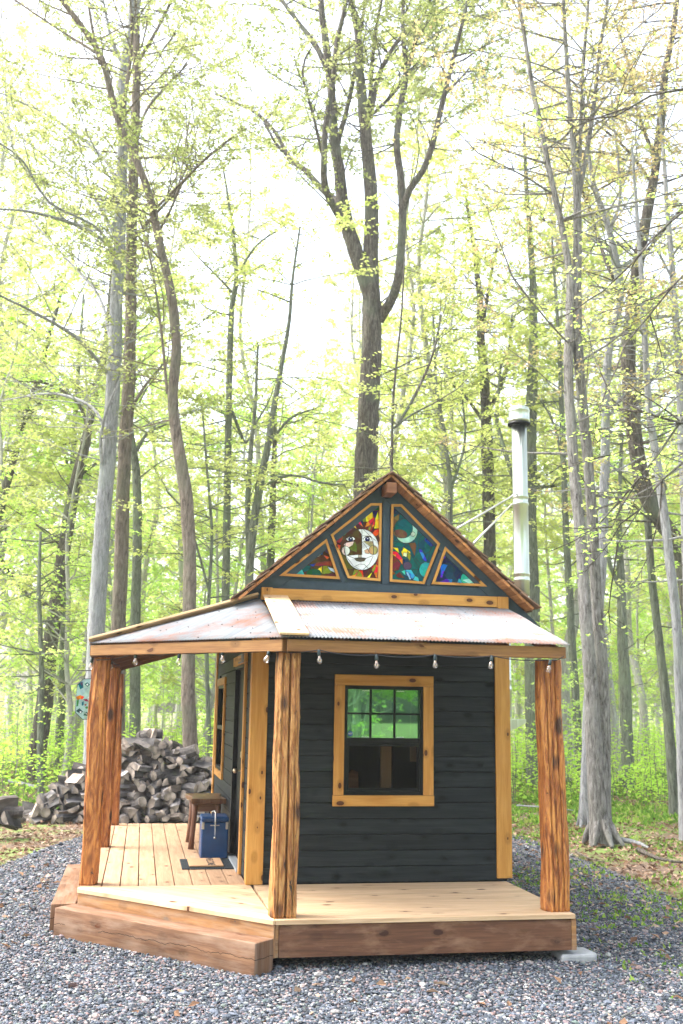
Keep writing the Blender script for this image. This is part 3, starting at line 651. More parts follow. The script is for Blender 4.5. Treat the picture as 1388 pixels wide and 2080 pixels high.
A('b', (.42, .34, .16), q(P7, (830, 960), (1030, 960), (1060, 1060), (960, 1060))); A('b', TAN, ell(P7, 1045, 1150, 98, 100)); A('b', (.40, .38, .13), q(P7, (1055, 1060), (1140, 1130), (1100, 1240), (1055, 1250)))
A('b', (.62, .45, .25), q(P7, (850, 1160), (930, 1120), (960, 1230), (880, 1220))); A('b', (.10, .075, .06), q(P7, (630, 1330), (760, 1305), (895, 1325), (850, 1390), (760, 1405), (680, 1385)))
A('b', (.45, .40, .34), q(P7, (720, 1255), (790, 1255), (790, 1310), (720, 1310)))
for pts in ([(490, 1270), (640, 1330)], [(480, 1310), (620, 1500), (800, 1585)], [(895, 1325), (1040, 1270)], [(640, 1510), (740, 1455), (850, 1460), (950, 1560)], [(820, 1580), (960, 1450), (1040, 1290)], [(830, 700), (960, 830), (1100, 950)], [(800, 840), (1000, 850)], [(1030, 920), (1060, 1060)], [(800, 960), (900, 1090), (980, 1230)], [(410, 1040), (420, 1200), (470, 1310)], [(800, 700), (800, 1250)], [(640, 1330), (900, 1330)], [(1045, 1050), (1045, 1250)]):
    L_('b', q(P7, *pts))
L_('b', ell(P7, 800, 1140, 370, 445, 0, 359, 30)); L_('b', ell(P7, 450, 1165, 90, 100, 0, 359)); L_('b', ell(P7, 1045, 1150, 98, 100, 0, 359))
# left corner panel
A('a', BRN, q(P6, (0, 200), (420, 200), (420, 560), (0, 560)))
for c_, pts in ((DBL, ((230, 350), (270, 300), (310, 340), (300, 370))), ((.45, .47, .40), ((150, 410), (190, 365), (250, 355), (295, 370), (240, 400), (190, 425))), (RED, ((260, 420), (370, 400), (380, 440), (220, 440))), (DGR, ((30, 500), (100, 435), (130, 450), (125, 505))), (AQU, ((125, 505), (128, 430), (160, 440), (190, 505))), (TEA, ((155, 430), (230, 440), (215, 470), (180, 480))), (YEL, ((262, 465), (300, 440), (295, 490))), (OLV, ((295, 490), (305, 438), (340, 440), (362, 480), (330, 495))), ((.5, .66, .75), ((330, 445), (380, 460), (380, 485), (350, 470))), (DRED, ((300, 515), (320, 490), (390, 490), (405, 520))), (ORG, ((305, 370), (350, 385), (330, 400))), (BLU, ((210, 430), (260, 425), (240, 445))), (PUR, ((300, 340), (320, 310), (345, 370)))):
    A('a', c_, q(P6, *pts)); L_('a', q(P6, *(pts + (pts[0],))))
A('a', DGR, ell(P6, 245, 490, 48, 32)); L_('a', ell(P6, 245, 490, 48, 32, 0, 359)); L_('a', q(P6, (150, 410), (250, 380), (300, 370))); L_('a', q(P6, (120, 430), (260, 430), (380, 400)))
# moon panel
A('c', (.004, .09, .105), q(P8, (60, 80), (760, 80), (760, 1150), (60, 1150)))
for c_, pts in ((NAV, ((100, 110), (340, 110), (300, 230), (110, 210))), (DBL, ((210, 210), (330, 200), (420, 330), (330, 300))), ((.20, .12, .04), ((110, 270), (200, 210), (190, 330), (110, 400))), (YEL, ((95, 260), (120, 240), (110, 330), (95, 350))), (BLU, ((410, 330), (470, 360), (510, 400), (440, 390))), (DBL, ((520, 460), (640, 520), (690, 590), (600, 640), (520, 560))), (BLU, ((450, 650), (490, 680), (550, 800), (545, 830), (500, 800), (455, 700))), ((.15, .045, .025), ((320, 590), (400, 580), (415, 620), (395, 760), (370, 700))), (TEA, ((105, 620), (200, 560), (330, 600), (230, 640))), (YEL, ((105, 640), (180, 650), (200, 720), (150, 680))), (YEL, ((220, 700), (250, 640), (340, 700), (330, 760), (240, 760))), ((.75, .85, .45), ((250, 710), (300, 715), (290, 770), (245, 750))), (OLV, ((300, 690), (345, 740), (335, 820), (300, 770))), (ORG, ((95, 690), (170, 700), (240, 790), (240, 870), (190, 800), (100, 730))), ((.16, .03, .015), ((95, 740), (170, 780), (215, 860), (190, 930), (100, 960))), (RED, ((95, 920), (150, 980), (100, 1000))), ((.12, .04, .02), ((150, 1000), (200, 960), (270, 1040), (180, 1030))), (AQU, ((220, 950), (270, 930), (280, 1010))), ((.03, .30, .55), ((270, 930), (350, 930), (400, 1010), (370, 1050), (290, 1010))), ((.25, .65, .75), ((280, 960), (310, 960), (350, 1050), (330, 1060))), (AQU, ((400, 1010), (440, 1030), (455, 1090), (370, 1060))), (NAV, ((240, 800), (300, 790), (330, 840), (260, 850)))):
    A('c', c_, q(P8, *pts)); L_('c', q(P8, *(pts + (pts[0],))))
A('c', (.35, .66, .50), ell(P8, 285, 430, 145, 160, 0, 360, 28)); A('c', (.0, .13, .13), ell(P8, 250, 400, 118, 125, 0, 360, 24)); A('c', (.15, .075, .04), ell(P8, 210, 470, 88, 55, rot=12)); A('c', (.5, .62, .5), ell(P8, 370, 475, 30, 30))
A('c', (.02, .38, .36), ell(P8, 540, 930, 90, 100)); A('c', PUR, ell(P8, 300, 880, 55, 50))
for e in ((285, 430, 145, 160), (250, 400, 118, 125), (540, 930, 90, 100), (300, 880, 55, 50), (370, 475, 30, 30), (530, 600, 90, 120)): L_('c', ell(P8, *e, 0, 359, 24))
for pts in (((400, 780), (470, 850), (570, 840)), ((345, 740), (450, 900), (410, 1010)), ((360, 930), (450, 925)), ((280, 600), (230, 690)), ((100, 560), (300, 600)), ((600, 640), (560, 840))): L_('c', q(P8, *pts))
# sea panel
A('d', (.010, .03, .09), q(P8, (560, 600), (1400, 600), (1400, 1200), (560, 1200)))
for c_, pts in ((BLU, ((745, 780), (780, 700), (800, 760), (770, 800))), ((.01, .06, .75), ((710, 870), (760, 850), (820, 870), (770, 960), (750, 1030), (725, 1030), (730, 940))), ((.01, .03, .45), ((720, 1080), (800, 1045), (880, 1045), (870, 1110), (700, 1100))), (DGR, ((630, 1090), (645, 1030), (690, 1090))), ((.02, .2, .4), ((930, 1110), (960, 1040), (1000, 1060), (1010, 1120))), (DBL, ((890, 840), (950, 820), (990, 880), (940, 890))), (AQU, ((1200, 1120), (1230, 1070), (1280, 1120)))):
    A('d', c_, q(P8, *pts)); L_('d', q(P8, *(pts + (pts[0],))))
A('d', (.02, .45, .38), ell(P8, 1090, 1040, 105, 92)); A('d', (.3, .7, .7), q(P8, (1000, 1060), (1100, 1040), (1180, 1080), (1090, 1110)))
for e in ((1090, 1040, 105, 92), (800, 960, 100, 115), (1100, 940, 110, 60)): L_('d', ell(P8, *e, 0, 359, 24))
for pts in (((700, 840), (830, 760), (820, 700)), ((740, 780), (880, 830), (900, 930)), ((900, 1100), (960, 980), (1100, 960))): L_('d', q(P8, *pts))
labs = {'a': 'small corner panel of brown, green and yellow glass', 'b': 'stained glass panel with a smiling sun face', 'c': 'stained glass panel with a crescent moon', 'd': 'small corner panel of dark blue and turquoise glass'}
for k, poly in sgw.items():
    cv = [W2(p) for p in poly]
    ar = sum(cv[i][0] * cv[(i + 1) % len(cv)][1] - cv[(i + 1) % len(cv)][0] * cv[i][1] for i in range(len(cv)))
    if ar < 0: cv = cv[::-1]
    cen = (sum(p[0] for p in cv) / len(cv), sum(p[1] for p in cv) / len(cv))
    e = empty('stained_glass_window', (0, 0, 0)); e.parent = cabin; e['label'] = labs[k]
    # frame: mitred strips
    n_ = len(cv); inn = []
    for i in range(n_):
        a, b, c = Vector(cv[i - 1]), Vector(cv[i]), Vector(cv[(i + 1) % n_])
        d1 = (b - a).normalized(); d2 = (c - b).normalized(); n1 = Vector((-d1.y, d1.x)); n2 = Vector((-d2.y, d2.x)); bis = (n1 + n2); bis = bis / (bis.dot(n1))
        inn.append(tuple(b + bis * .024))
    mb = MB()
    for i in range(n_):
        j = (i + 1) % n_; a, b, c, d = cv[i], cv[j], inn[j], inn[i]; dx = Vector((b[0] - a[0], 0, b[1] - a[1])).normalized()
        mb.poly([(p_[0], YG - .022, p_[1]) for p_ in (a, b, c, d)], (0, -1, 0), .018, t=rr.random(), axes=(dx, Vector((-dx.z, 0, dx.x))))
    mb.build('frame', M['trim'], e)
    mb = MB(); ml = MB(); lay = 0
    mb.poly([(p_[0], YS + .003, p_[1]) for p_ in inn], (0, -1, 0), .003, c=DRED if k in 'ab' else NAV)
    for c_, pts in pieces[k]:
        W = [W2(p) for p in pts]; lay += 1; y_ = YS - .00012 * lay
        if c_ is not None:
            cl = clipconv(W, inn)
            if cl: mb.face([len(mb.v) + i for i in range(len(cl))], None, .5, 0, c_); mb.v += [(p_[0], y_, p_[1]) for p_ in cl]
            W = W + [W[0]]; hw = .0012
        else: hw = .0019
        for i in range(len(W) - 1):
            a, b = Vector(W[i]), Vector(W[i + 1])
            if (b - a).length < 1e-4: continue
            d = (b - a).normalized(); s_ = Vector((-d.y, d.x)) * hw
            cl = clipconv([tuple(a - s_), tuple(b - s_), tuple(b + s_), tuple(a + s_)], inn)
            if cl: ml.face([len(ml.v) + i2 for i2 in range(len(cl))]); ml.v += [(p_[0], y_ - .00005, p_[1]) for p_ in cl]
    mb.build('glass', M['sg'], e)
    ml.build('leading', M['lead'], e)
# ---- main roof
roof = empty('roof', (0, 0, 0)); roof.parent = cabin
Y0, Y1 = 9.54, 15.0; sl = math.hypot(1, RS); EX = 1.44
mb = MB(); wd = .112; nb = int(EX * sl / wd) + 1; wd = EX * sl / nb
for s in (-1, 1):
    for k in range(nb):
        d = (k + .5) * wd / sl; x = XC + s * d; z = ztop(x) - .048
        dd = Vector((s, 0, -RS)).normalized()
        mb.beam((x, Y0 + random.uniform(-.004, .004), z), (x, Y1, z), dd, wd - .004, .026)
mb.build('roof_boards', M['soffit'], roof, .003)
mb = MB()
for s in (-1, 1):
    L = EX * sl + .05; nc = 11; ex = L / nc; dd = Vector((s, 0, -RS)).normalized(); nn = Vector((s * RS, 0, 1)).normalized()
    for k in range(nc):
        y = Y0 - .035
        while y < Y1:
            w_ = random.uniform(.09, .2) if y > Y0 else random.uniform(.2, .5); a = k * ex - .06; b = (k + 1) * ex + random.uniform(0, .02)
            o = Vector((XC, 0, 3.875 - .028)); yy = y + random.uniform(-.0, .006) - (random.uniform(0, .03) if y < Y0 else 0)
            p0 = o + dd * max(a, 0) + nn * .006; p1 = o + dd * b + nn * (.030 + random.uniform(0, .008)); p0.y = p1.y = yy + w_ / 2
            mb.beam(p0, p1, (0, 1, 0), w_ - .006, .011); y += w_
mb.build('shingles', M['shingle'], roof)
mb = MB(); mb.box(XC - .05, XC + .05, 9.50, 9.74, 3.70 - .06, 3.805 - .06, m=0);
mb.build('ridge_beam', M['rafter'], roof, .006)
# ---- porch roofs
def corrugated(name, origin, udir, ddir, ulo, uhi, vrange, parent, n_v=6, period=.030, amp=.0048):
    """ridged sheet; udir across the ribs, ddir down the slope; vrange(u) -> (v top, v eave)"""
    u = np.arange(ulo, uhi, period / 8); udir = np.array(udir); ddir = np.array(ddir); nn = np.cross(udir, ddir); nn = nn / np.linalg.norm(nn); nn = nn if nn[2] > 0 else -nn
    V = []; UV = []
    for a in u:
        v0, v1 = vrange(a)
        for k in range(n_v):
            v = v0 + (v1 - v0) * k / (n_v - 1); V.append(np.array(origin) + udir * a + ddir * v + nn * amp * math.sin(a / period * 2 * math.pi)); UV.append((a, v))
    n = len(u); i = np.arange(n - 1)[:, None] * n_v; j = np.arange(n_v - 1)[None]
    F = np.stack([i + j, i + n_v + j, i + n_v + j + 1, i + j + 1], -1).reshape(-1, 4)
    me = fastmesh(name, V, F, [M['corr']], smooth=True); UV = np.array(UV, np.float32) + 3.3 * len(bpy.data.meshes) % 17
    ul = me.uv_layers.new(name='UVMap'); ul.data.foreach_set('uv', UV[F.ravel()].ravel())
    o = link(name, me, parent); so_ = o.modifiers.new('thick', 'SOLIDIFY'); so_.thickness = .0015; return o
pr = empty('porch_roof', (0, 0, 0)); pr.parent = cabin
TA = np.array([1.05, 9.70, 2.585]); EB = np.array([1.10, 8.06, 2.125]); EC = np.array([-.50, 9.66, 2.125]); TR = np.array([3.50, 9.70, 2.575]); ER = np.array([3.45, 8.06, 2.125])
sd1 = np.array([0, 8.06 - 9.70, 2.125 - 2.58]); l1 = np.linalg.norm(sd1); sd1 /= l1
corrugated('roof_panel', (TA[0], TA[1], 2.58), (1, 0, 0), sd1, .045, 2.445, lambda a: (0 if a > .05 else (.05 - a) / .05 * l1 * .9, l1 if a < 2.40 else l1 * (1 - (a - 2.40) / .05 * .9)), pr)
mid = (EB + EC) / 2; ud = (EC - EB); UL = np.linalg.norm(ud); ud /= UL; foot = EB + ud * ((TA - EB) @ ud); dn = foot - TA; l2 = np.linalg.norm(dn); dn /= l2
ub = (EB - TA) @ ud; uc = (EC - TA) @ ud
corrugated('roof_panel', TA, ud, dn, ub + .01, uc - .01, lambda a: ((l2 * (a / ub)) if a < 0 else l2 * (a / uc), l2), pr)
sd3 = np.array([EC[0] - TA[0], 0, EC[2] - TA[2]]); l3 = np.linalg.norm(sd3); sd3 /= l3
corrugated('roof_panel', TA, (0, 1, 0), sd3, -.0, 5.15, lambda a: (0, l3), pr)
mb = MB(); up = np.array([0, 0, .022])
c0, c1 = Vector(TA + up + np.array([.09, -.03, .01])), Vector(EB + up + np.array([.03, -.01, 0])); ax = (c1 - c0).normalized(); sdv = Vector((1, -.12, 0)).normalized()
mb.beam(c0 + Vector((.05, 0, 0)), c1 + Vector((.02, 0, 0)), (1, 0, 0), .235, .02); mb.build('hip_board', M['hip'], pr, .004)
mb = MB(); mb.beam(TA + up + np.array([-.02, .02, .012]), EC + up, (1, 1, 0), .12, .022); mb.build('hip_board', M['hip'], pr, .004)
# beams
mb = MB(); mb.box(1.105, 3.43, 8.10, 8.19, 2.015, 2.108); mb.build('beam', M['beam'], pr, .004)
a_, b_ = Vector((1.098, 8.145, 2.06)), Vector((-.45, 9.69, 2.06))
mb = MB(); mb.beam(a_ + cdir * .005, b_, cout, .09, .093); mb.build('beam', M['beam'], pr, .004)
mb = MB(); mb.box(-.49, -.40, 9.74, 14.85, 2.015, 2.108); mb.build('beam', M['rafter'], pr, .004)
for y in (9.9, 11.1, 12.35, 13.6, 14.78):
    mb = MB(); mb.beam((-.39, y, 2.085), (1.0, y, 2.50), (0, 1, 0), .05, .10); mb.build('rafter', M['rafter'], pr, .003)
for x in (1.6, 2.27, 2.95, 3.38):
    mb = MB(); mb.beam((x, 8.20, 2.075), (x, 9.72, 2.49), (1, 0, 0), .045, .09); mb.build('rafter', M['rafter'], pr, .003)
mb = MB(); mb.beam((1.03, 9.68, 2.50), (-.38, 9.70, 2.085), (0, 1, 0), .045, .09); mb.beam((1.05, 9.66, 2.50), (1.1, 8.2, 2.085), (1, 0, 0), .045, .09); mb.build('hip_rafter', M['rafter'], pr, .003)
# ---- posts
def post(pb, pt, wb, wt, dp, mat, seed, crack=None, bulge=()):
    r = np.random.default_rng(seed); n, s = 96, 128; pb = np.array(pb); pt = np.array(pt); V = np.zeros((n, s, 3))
    e = .50; ad = np.linspace(0, 2 * np.pi, 8001); xd = np.sign(np.cos(ad)) * np.abs(np.cos(ad)) ** e; yd = np.sign(np.sin(ad)) * np.abs(np.sin(ad)) ** e
    cl = np.concatenate([[0], np.cumsum(np.hypot(np.diff(xd), np.diff(yd)))]); a = np.interp(np.arange(s) / s * cl[-1], cl, ad); ca, sa = np.cos(a), np.sin(a)
    k1 = r.normal(0, 1, (14, 8)); 
    for i in range(n):
        t = i / (n - 1); c = pb + (pt - pb) * t; hw = (wb + (wt - wb) * t) / 2; z = t * 2.0
        x = np.sign(ca) * np.abs(ca) ** e; y = np.sign(sa) * np.abs(sa) ** e
        f = 1 + .035 * np.sin(3 * a + 2.3 * z + k1[0, 0]) + .03 * np.sin(5 * a - 3.1 * z + k1[0, 1]) + .025 * np.sin(9 * a + 1.2 * np.sin(z * 3) + k1[1, 2]) + .02 * np.sin(14 * a + 4 * z)
        f += .012 * np.sin(z * 19 + 6 * a)
        for (bz, ba, bs) in bulge: f += bs * np.exp(-((z - bz) / .10) ** 2 - (np.angle(np.exp(1j * (a - ba))) / .35) ** 2)
        px = x * hw * f; py = y * dp / 2 * f; px = px + .006 * math.sin(z * 3.3 + k1[2, 2]) + .004 * math.sin(z * 8 + k1[3, 2])
        if crack is not None:
            for (x_c, wdt, dpt) in crack:
                xc = (x_c + .03 * math.sin(z * 2.2 + 1) + .015 * math.sin(z * 9)) * hw; g = np.exp(-((px - xc) / wdt) ** 2) * (sa < 0); py = py + g * dpt
        V[i, :, 0] = c[0] + px; V[i, :, 1] = c[1] + py; V[i, :, 2] = c[2]
    V += r.normal(0, .0009, V.shape)
    i = np.arange(n - 1)[:, None] * s; j = np.arange(s)[None]; j2 = (j + 1) % s
    F = np.stack([i + j, i + j2, i + s + j2, i + s + j], -1).reshape(-1, 4).tolist(); F += [list(range(s))[::-1], [(n - 1) * s + k for k in range(s)]]
    me = bpy.data.meshes.new('post'); me.from_pydata(V.reshape(-1, 3).tolist(), [], F); me.materials.append(mat); me.polygons.foreach_set('use_smooth', np.full(len(F), True)); return link('post', me, cabin)
def pp(x0, y0, x1, y1, Y, ztop_=2.012):
    a = at(x0, y0, Y); b = at(x1, y1, Y); return (a[0], Y + .1, .0), (b[0], Y + .1, ztop_)
a, b = pp(577, 1865, 591, 1320, 8.20); post(a, b, .205, .185, .18, M['post_b'], 2, [(.10, .0055, .06), (-.5, .0035, .02), (.6, .0035, .02)], [(1.0, 0, .09), (.9, 3.1, .08), (1.75, 0, -.06)])
a, b = pp(1140, 1852, 1121, 1338, 8.24); post(a, b, .205, .185, .19, M['post_a'], 5, [(.35, .004, .04), (-.5, .005, .03), (-.1, .004, .02)], [(1.80, 0, .10), (.6, 0, .06)])
a, b = pp(178, 1800, 206, 1335, 9.83); post(a, b, .155, .165, .16, M['post_a'], 11, None, [(1.6, -1.6, .12), (.7, -1.5, .08)])
a, b = pp(209, 1722, 231, 1358, 12.40); post(a, b, .135, .145, .14, M['post_a'], 17)
a, b = pp(231, 1676, 243, 1375, 14.65); post(a, b, .12, .12, .13, M['post_a'], 23)
# ---- deck
deck = empty('deck', (0, 0, 0)); deck.parent = cabin
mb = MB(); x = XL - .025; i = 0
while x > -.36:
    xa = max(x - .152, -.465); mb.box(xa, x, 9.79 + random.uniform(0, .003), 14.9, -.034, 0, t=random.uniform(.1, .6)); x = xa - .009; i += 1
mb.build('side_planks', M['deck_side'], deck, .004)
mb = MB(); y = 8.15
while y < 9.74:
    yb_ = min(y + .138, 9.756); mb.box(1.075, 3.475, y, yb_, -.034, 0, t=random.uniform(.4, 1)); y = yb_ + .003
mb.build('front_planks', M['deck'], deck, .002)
mb = MB(); tri = [(-.47, 9.785), (-.47, 9.70), (1.054, 8.15), (1.068, 8.15), (1.045, 9.785)]
for k in range(12):
    o0 = CH[0] - cout * (k * .141); o1 = CH[0] - cout * (k * .141 + .138)
    q4 = [tuple((o0 - cdir * 2).xy), tuple((o0 + cdir * 4).xy), tuple((o1 + cdir * 4).xy), tuple((o1 - cdir * 2).xy)]
    if sum(q4[i][0] * q4[(i + 1) % 4][1] - q4[(i + 1) % 4][0] * q4[i][1] for i in range(4)) < 0: q4 = q4[::-1]
    cl = clipconv(tri, q4)
    if cl: 
        if sum(cl[i][0] * cl[(i + 1) % len(cl)][1] - cl[(i + 1) % len(cl)][0] * cl[i][1] for i in range(len(cl))) < 0: cl = cl[::-1]
        off = Vector((0, 0, 0)); mb.poly([(p_[0], p_[1], -.034) for p_ in cl], (0, 0, 1), .034, t=random.uniform(.5, 1), axes=(cdir, cout + cdir * 0))
mb.build('corner_planks', M['deck'], deck, .002)
mb = MB(); mb.box(1.105, 3.445, 8.165, 8.205, -.272, -.037); mb.build('fascia', M['fascia'], deck, .004)
mb = MB(); mb.box(3.447, 3.487, 8.163, 14.9, -.272, -.037); mb.build('fascia', M['fascia_light'], deck, .004)
mb = MB(); mb.box(1.06, 1.103, 8.170, 8.4, -.272, -.037, ax=1); mb.build('fascia', M['fascia_light'], deck, .004)
mb = MB(); p0 = CH[0] - cout * .035 - cdir * .0; p1 = CH[1] - cout * .035; mb.beam((p0.x, p0.y, -.155), (p1.x, p1.y, -.155), cout, .04, .236); mb.build('fascia', M['fascia_light'], deck, .004)
mb = MB(); mb.box(-.465, -.425, 9.76, 14.9, -.272, -.037); mb.build('fascia', M['fascia_light'], deck, .004)
mb = MB(); mb.box(-.42, 3.44, 14.84, 14.88, -.272, -.037); mb.box(-.40, 3.42, 9.9, 14.8, -.25, -.12); mb.box(1.2, 3.42, 8.5, 9.9, -.25, -.06); mb.box(.2, 1.2, 9.2, 9.9, -.25, -.06)  # solid slabs added under the planks to stop light through the gaps
for x in (1.3, 3.2): mb.box(x, x + .14, 8.6, 8.74, GZ - .02, -.25)
for y in (10.2, 12.4, 14.5): mb.box(-.35, -.2, y, y + .15, GZ - .02, -.25); mb.box(3.2, 3.35, y, y + .15, GZ - .02, -.25)
mb.build('subframe_light_block', M['rafter'], deck)
# ---- flue
fl = empty('chimney', (0, 0, 0)); fl.parent = cabin
PX, PY = at(1063, 1200, 11.0)[0], 11.0; PR = .088; zc = at(1046, 845, PY)[2]
mb = MB(); pf = [(PR, 2.86), (PR, 3.02), (PR + .006, 3.03), (PR + .006, 3.05), (PR, 3.06), (PR, 3.09), (PR + .006, 3.1), (PR + .006, 3.12), (PR, 3.13), (PR, 3.9), (PR + .006, 3.91), (PR + .006, 3.93), (PR, 3.94), (PR, 3.98), (PR + .006, 3.99), (PR + .006, 4.01), (PR, 4.02), (PR, zc - .02)]
mb.lathe((PX - .015, PY, 0), [(r, z) for r, z in pf], 32); LX = at(1040, 1400, PY)[0] - PR - .01
mb.tube([(PX - .015, PY, 2.9), (PX - .02, PY, 2.84), (PX - .06, PY, 2.76), (LX + .05, PY, 2.55), (LX + .01, PY, 2.46), (LX, PY, 2.38)], PR, 28)
mb.lathe((LX, PY, 0), [(PR, 1.52), (PR, 1.80), (PR + .006, 1.81), (PR + .006, 1.83), (PR, 1.84), (PR, 1.90), (PR + .006, 1.91), (PR + .006, 1.93), (PR, 1.94), (PR, 2.4)], 28)
mb.build('flue_pipe', M['steel'], fl, smooth=True)
mb = MB(); mb.lathe((PX - .015, PY, zc - .12), [(PR + .005, 0), (PR + .045, .01), (PR + .045, .03)], 32, m=1); mb.lathe((PX - .015, PY, zc - .12), [(PR + .034, .03), (PR + .034, .055), (PR + .04, .06), (PR + .034, .07), (PR + .034, .17), (PR + .04, .18), (PR + .034, .19), (PR + .030, .215), (PR + .01, .225)], 32)
mb.build('flue_cap', [M['steel'], M['black']], fl, smooth=True)
mb = MB(); bx1 = at(1052, 1440, PY)[0]
mb.poly([(XR + .02, PY - .12, 1.50), (bx1 + .05, PY - .12, 1.50), (bx1 + .05, PY - .12, 1.46), (XR + .02, PY - .12, 1.16)], (0, 1, 0), .24); mb.build('wall_bracket', M['steel'], fl, .003)
rp = (RS, 0, 1); rc = 3.875 + RS * XC
for (x0_, y0_, x1_, y1_) in ((1050, 1002, 928, 1074), (1040, 1024, 962, 1104)):
    a = at(x0_, y0_, PY - .05); b = on(x1_, y1_, rp, rc); mb = MB(); mb.tube([a, b], .011, 8); mb.build('brace_rod', M['handle'], fl, smooth=True)
# ================================================================== THINGS AROUND THE CABIN
# steps
s1 = empty('timber_step', (0, 0, 0), 'long weathered timber step lying along the slanted corner of the deck', 'step')
def rough_timber(name, p0, p1, side, wd, th, par, mat, seed):
    mb = MB(); mb.beam(p0, p1, side, wd, th, t=.5); o = mb.build(name, mat, par, 0)
    import bmesh
    bm = bmesh.new(); bm.from_mesh(o.data)
    le = [e for e in bm.edges if e.calc_length() > .5]; bmesh.ops.subdivide_edges(bm, edges=le, cuts=40, use_grid_fill=True)
    bmesh.ops.bevel(bm, geom=[e for e in bm.edges if e.is_manifold and e.calc_face_angle(0) > .6], offset=.008, segments=2, affect='EDGES', profile=.6)
    r = random.Random(seed)
    for v in bm.verts:
        s_ = v.co.dot(Vector(p1) - Vector(p0)) * 3; v.co.z += .002 * math.sin(s_ * .7 + v.co.y) + r.uniform(-.002, .002) if v.co.z > GZ + .1 else 0; v.co += cout * (.0015 * math.sin(s_ * 1.3) + r.uniform(-.0015, .0015))
    for f in bm.faces: f.smooth = True
    bm.to_mesh(o.data); bm.free(); return o
ws = .215; q0 = CH[0] + cout * (ws / 2 - .012) + cdir * .0; q1 = CH[1] + cout * (ws / 2 - .012) + cdir * .03
rough_timber('step_timber', (q0.x, q0.y, -.2525), (q1.x, q1.y, -.2525), cout, ws, .245, s1, M['step'], 1)
s2 = empty('timber_step', (0, 0, 0), 'weathered timber step lying along the left side of the deck', 'step')
xo = q1.x + cout.x * ws / 2
rough_timber('step_timber', (-.477 - .105, 9.74, -.25), (-.477 - .125, 12.1, -.25), (1, 0, 0), .21, .235, s2, M['step'], 3)
mb = MB(); e0 = CH[1] + cout * (ws - .02) + cdir * .035
mb.beam((e0.x + .035, e0.y + .012, -.245), (e0.x + .035 - cout.x * .2, e0.y + .012 - cout.y * .2, -.245), cdir, .045, .225); mb.build('end_block', M['pad'] if False else M['step'], s2, .005)
# stool
st = empty('stool', (0, 0, 0), 'small live edge wooden stool against the dark side wall of the porch', 'stool')
sy0, sy1, sx0, sx1, sz = 12.15, 12.95, .645, .985, .50
pts = []
for k in range(9): t = k / 8; pts.append((sx0 - .045 + .03 * math.sin(t * 5), sy0 + (sy1 - sy0) * t, sz))
for k in range(9): t = 1 - k / 8; pts.append((sx1 + .0 + .018 * math.sin(t * 7 + 1), sy0 + (sy1 - sy0) * t, sz))
mb = MB(); mb.poly(pts[::-1], (0, 0, 1), .055, t=.6, axes=(Vector((0, 1, 0)), Vector((1, 0, 0)))); mb.build('seat', M['stool'], st, .01)
for (x, y) in ((sx0 + .01, sy0 + .07), (sx1 - .07, sy0 + .07), (sx0 + .01, sy1 - .1), (sx1 - .07, sy1 - .1)):
    mb = MB(); dx = -.03 if x < .8 else .0; mb.tube([(x + dx, y, .0), (x + dx * .6, y + .005, .17), (x + dx * .2, y, .34), (x, y, sz)], [.034, .028, .030, .038], 8); mb.build('leg', M['fascia'] if x < .8 else M['stool'], st, smooth=True)
mb = MB(); mb.box(sx0 + .03, sx1 - .08, sy0 + .05, sy0 + .09, sz - .09, sz - .002); mb.build('apron', M['stool'], st, .004); mb = MB(); mb.box(sx0 + .03, sx1 - .08, sy1 - .12, sy1 - .08, sz - .09, sz - .002); mb.build('apron', M['stool'], st, .004)
# cooler
co = empty('cooler', (0, 0, 0), 'old blue metal cooler standing on the porch in front of the stool', 'cooler')
cx0_, cx1_, cy0_, cy1_ = .69, .975, 11.44, 11.80
mb = MB(); mb.box(cx0_, cx1_, cy0_, cy1_, .002, .37); mb.build('body', M['enamel'], co, .014)
mb = MB(); mb.box(cx0_ - .006, cx1_ + .006, cy0_ - .006, cy1_ + .006, .373, .43); mb.build('lid', M['enamel'], co, .02)
mb = MB(); xm = (cx0_ + cx1_) / 2 + .0
mb.tube([(xm, cy0_ - .022, .215), (xm, cy0_ - .022, .36), (xm, cy0_ - .02, .47), (xm - .01, cy0_ + .05, .485), (xm - .03, cy0_ + .1, .47), (xm - .035, cy0_ + .1, .43)], .008, 8); mb.lathe((xm, cy0_ - .02, .205), [(.012, 0), (.012, .02)], 10)
mb.build('handle', M['handle'], co, smooth=True)
for x in (cx0_ + .002, cx1_ - .03):
    mb = MB(); mb.box(x, x + .028, cy0_ - .004, cy0_ + .02, .30, .372); mb.build('corner_plate', M['handle'], co, .003)
mb = MB()
mb.box(xm - .05, xm + .045, cy0_ - .004, cy0_ - .0005, .335, .345)
mb.build('label_strip', M['handle'], co, .003)
# mats
mb = MB(); mx0, mx1, my0, my1 = .47, .985, 10.70, 11.36
mb.box(mx0, mx1, my0, my1, .002, .008, ax=0)
for k in range(int((mx1 - mx0) / .022)):
    for (a, b) in ((my0, my0 + .045), (my1 - .045, my1)): mb.box(mx0 + k * .022 + .003, mx0 + k * .022 + .015, a, b, .008, .013, ax=1)
for k in range(int((my1 - my0) / .022)):
    for (a, b) in ((mx0, mx0 + .075), (mx1 - .09, mx1)): mb.box(a, b, my0 + k * .022 + .003, my0 + k * .022 + .015, .009, .0138, ax=0)
rm = mb.build('rubber_mat', M['rubber'], None, .002); tag(rm, 'black ribbed rubber mat lying under the brown doormat', 'mat')
dm = empty('doormat', (0, 0, 0), 'brown coir doormat lettered WELCOME on top of the rubber mat', 'doormat')
mb = MB(); mb.box(.545, .885, 10.78, 11.31, .0145, .028); mb.build('coir_pad', M['coir'], dm, .004)
Tm = Matrix.Translation((.765, 11.045, .0288)) @ Matrix.Rotation(R_(-90), 4, 'Z') @ Matrix.Scale(1, 4)
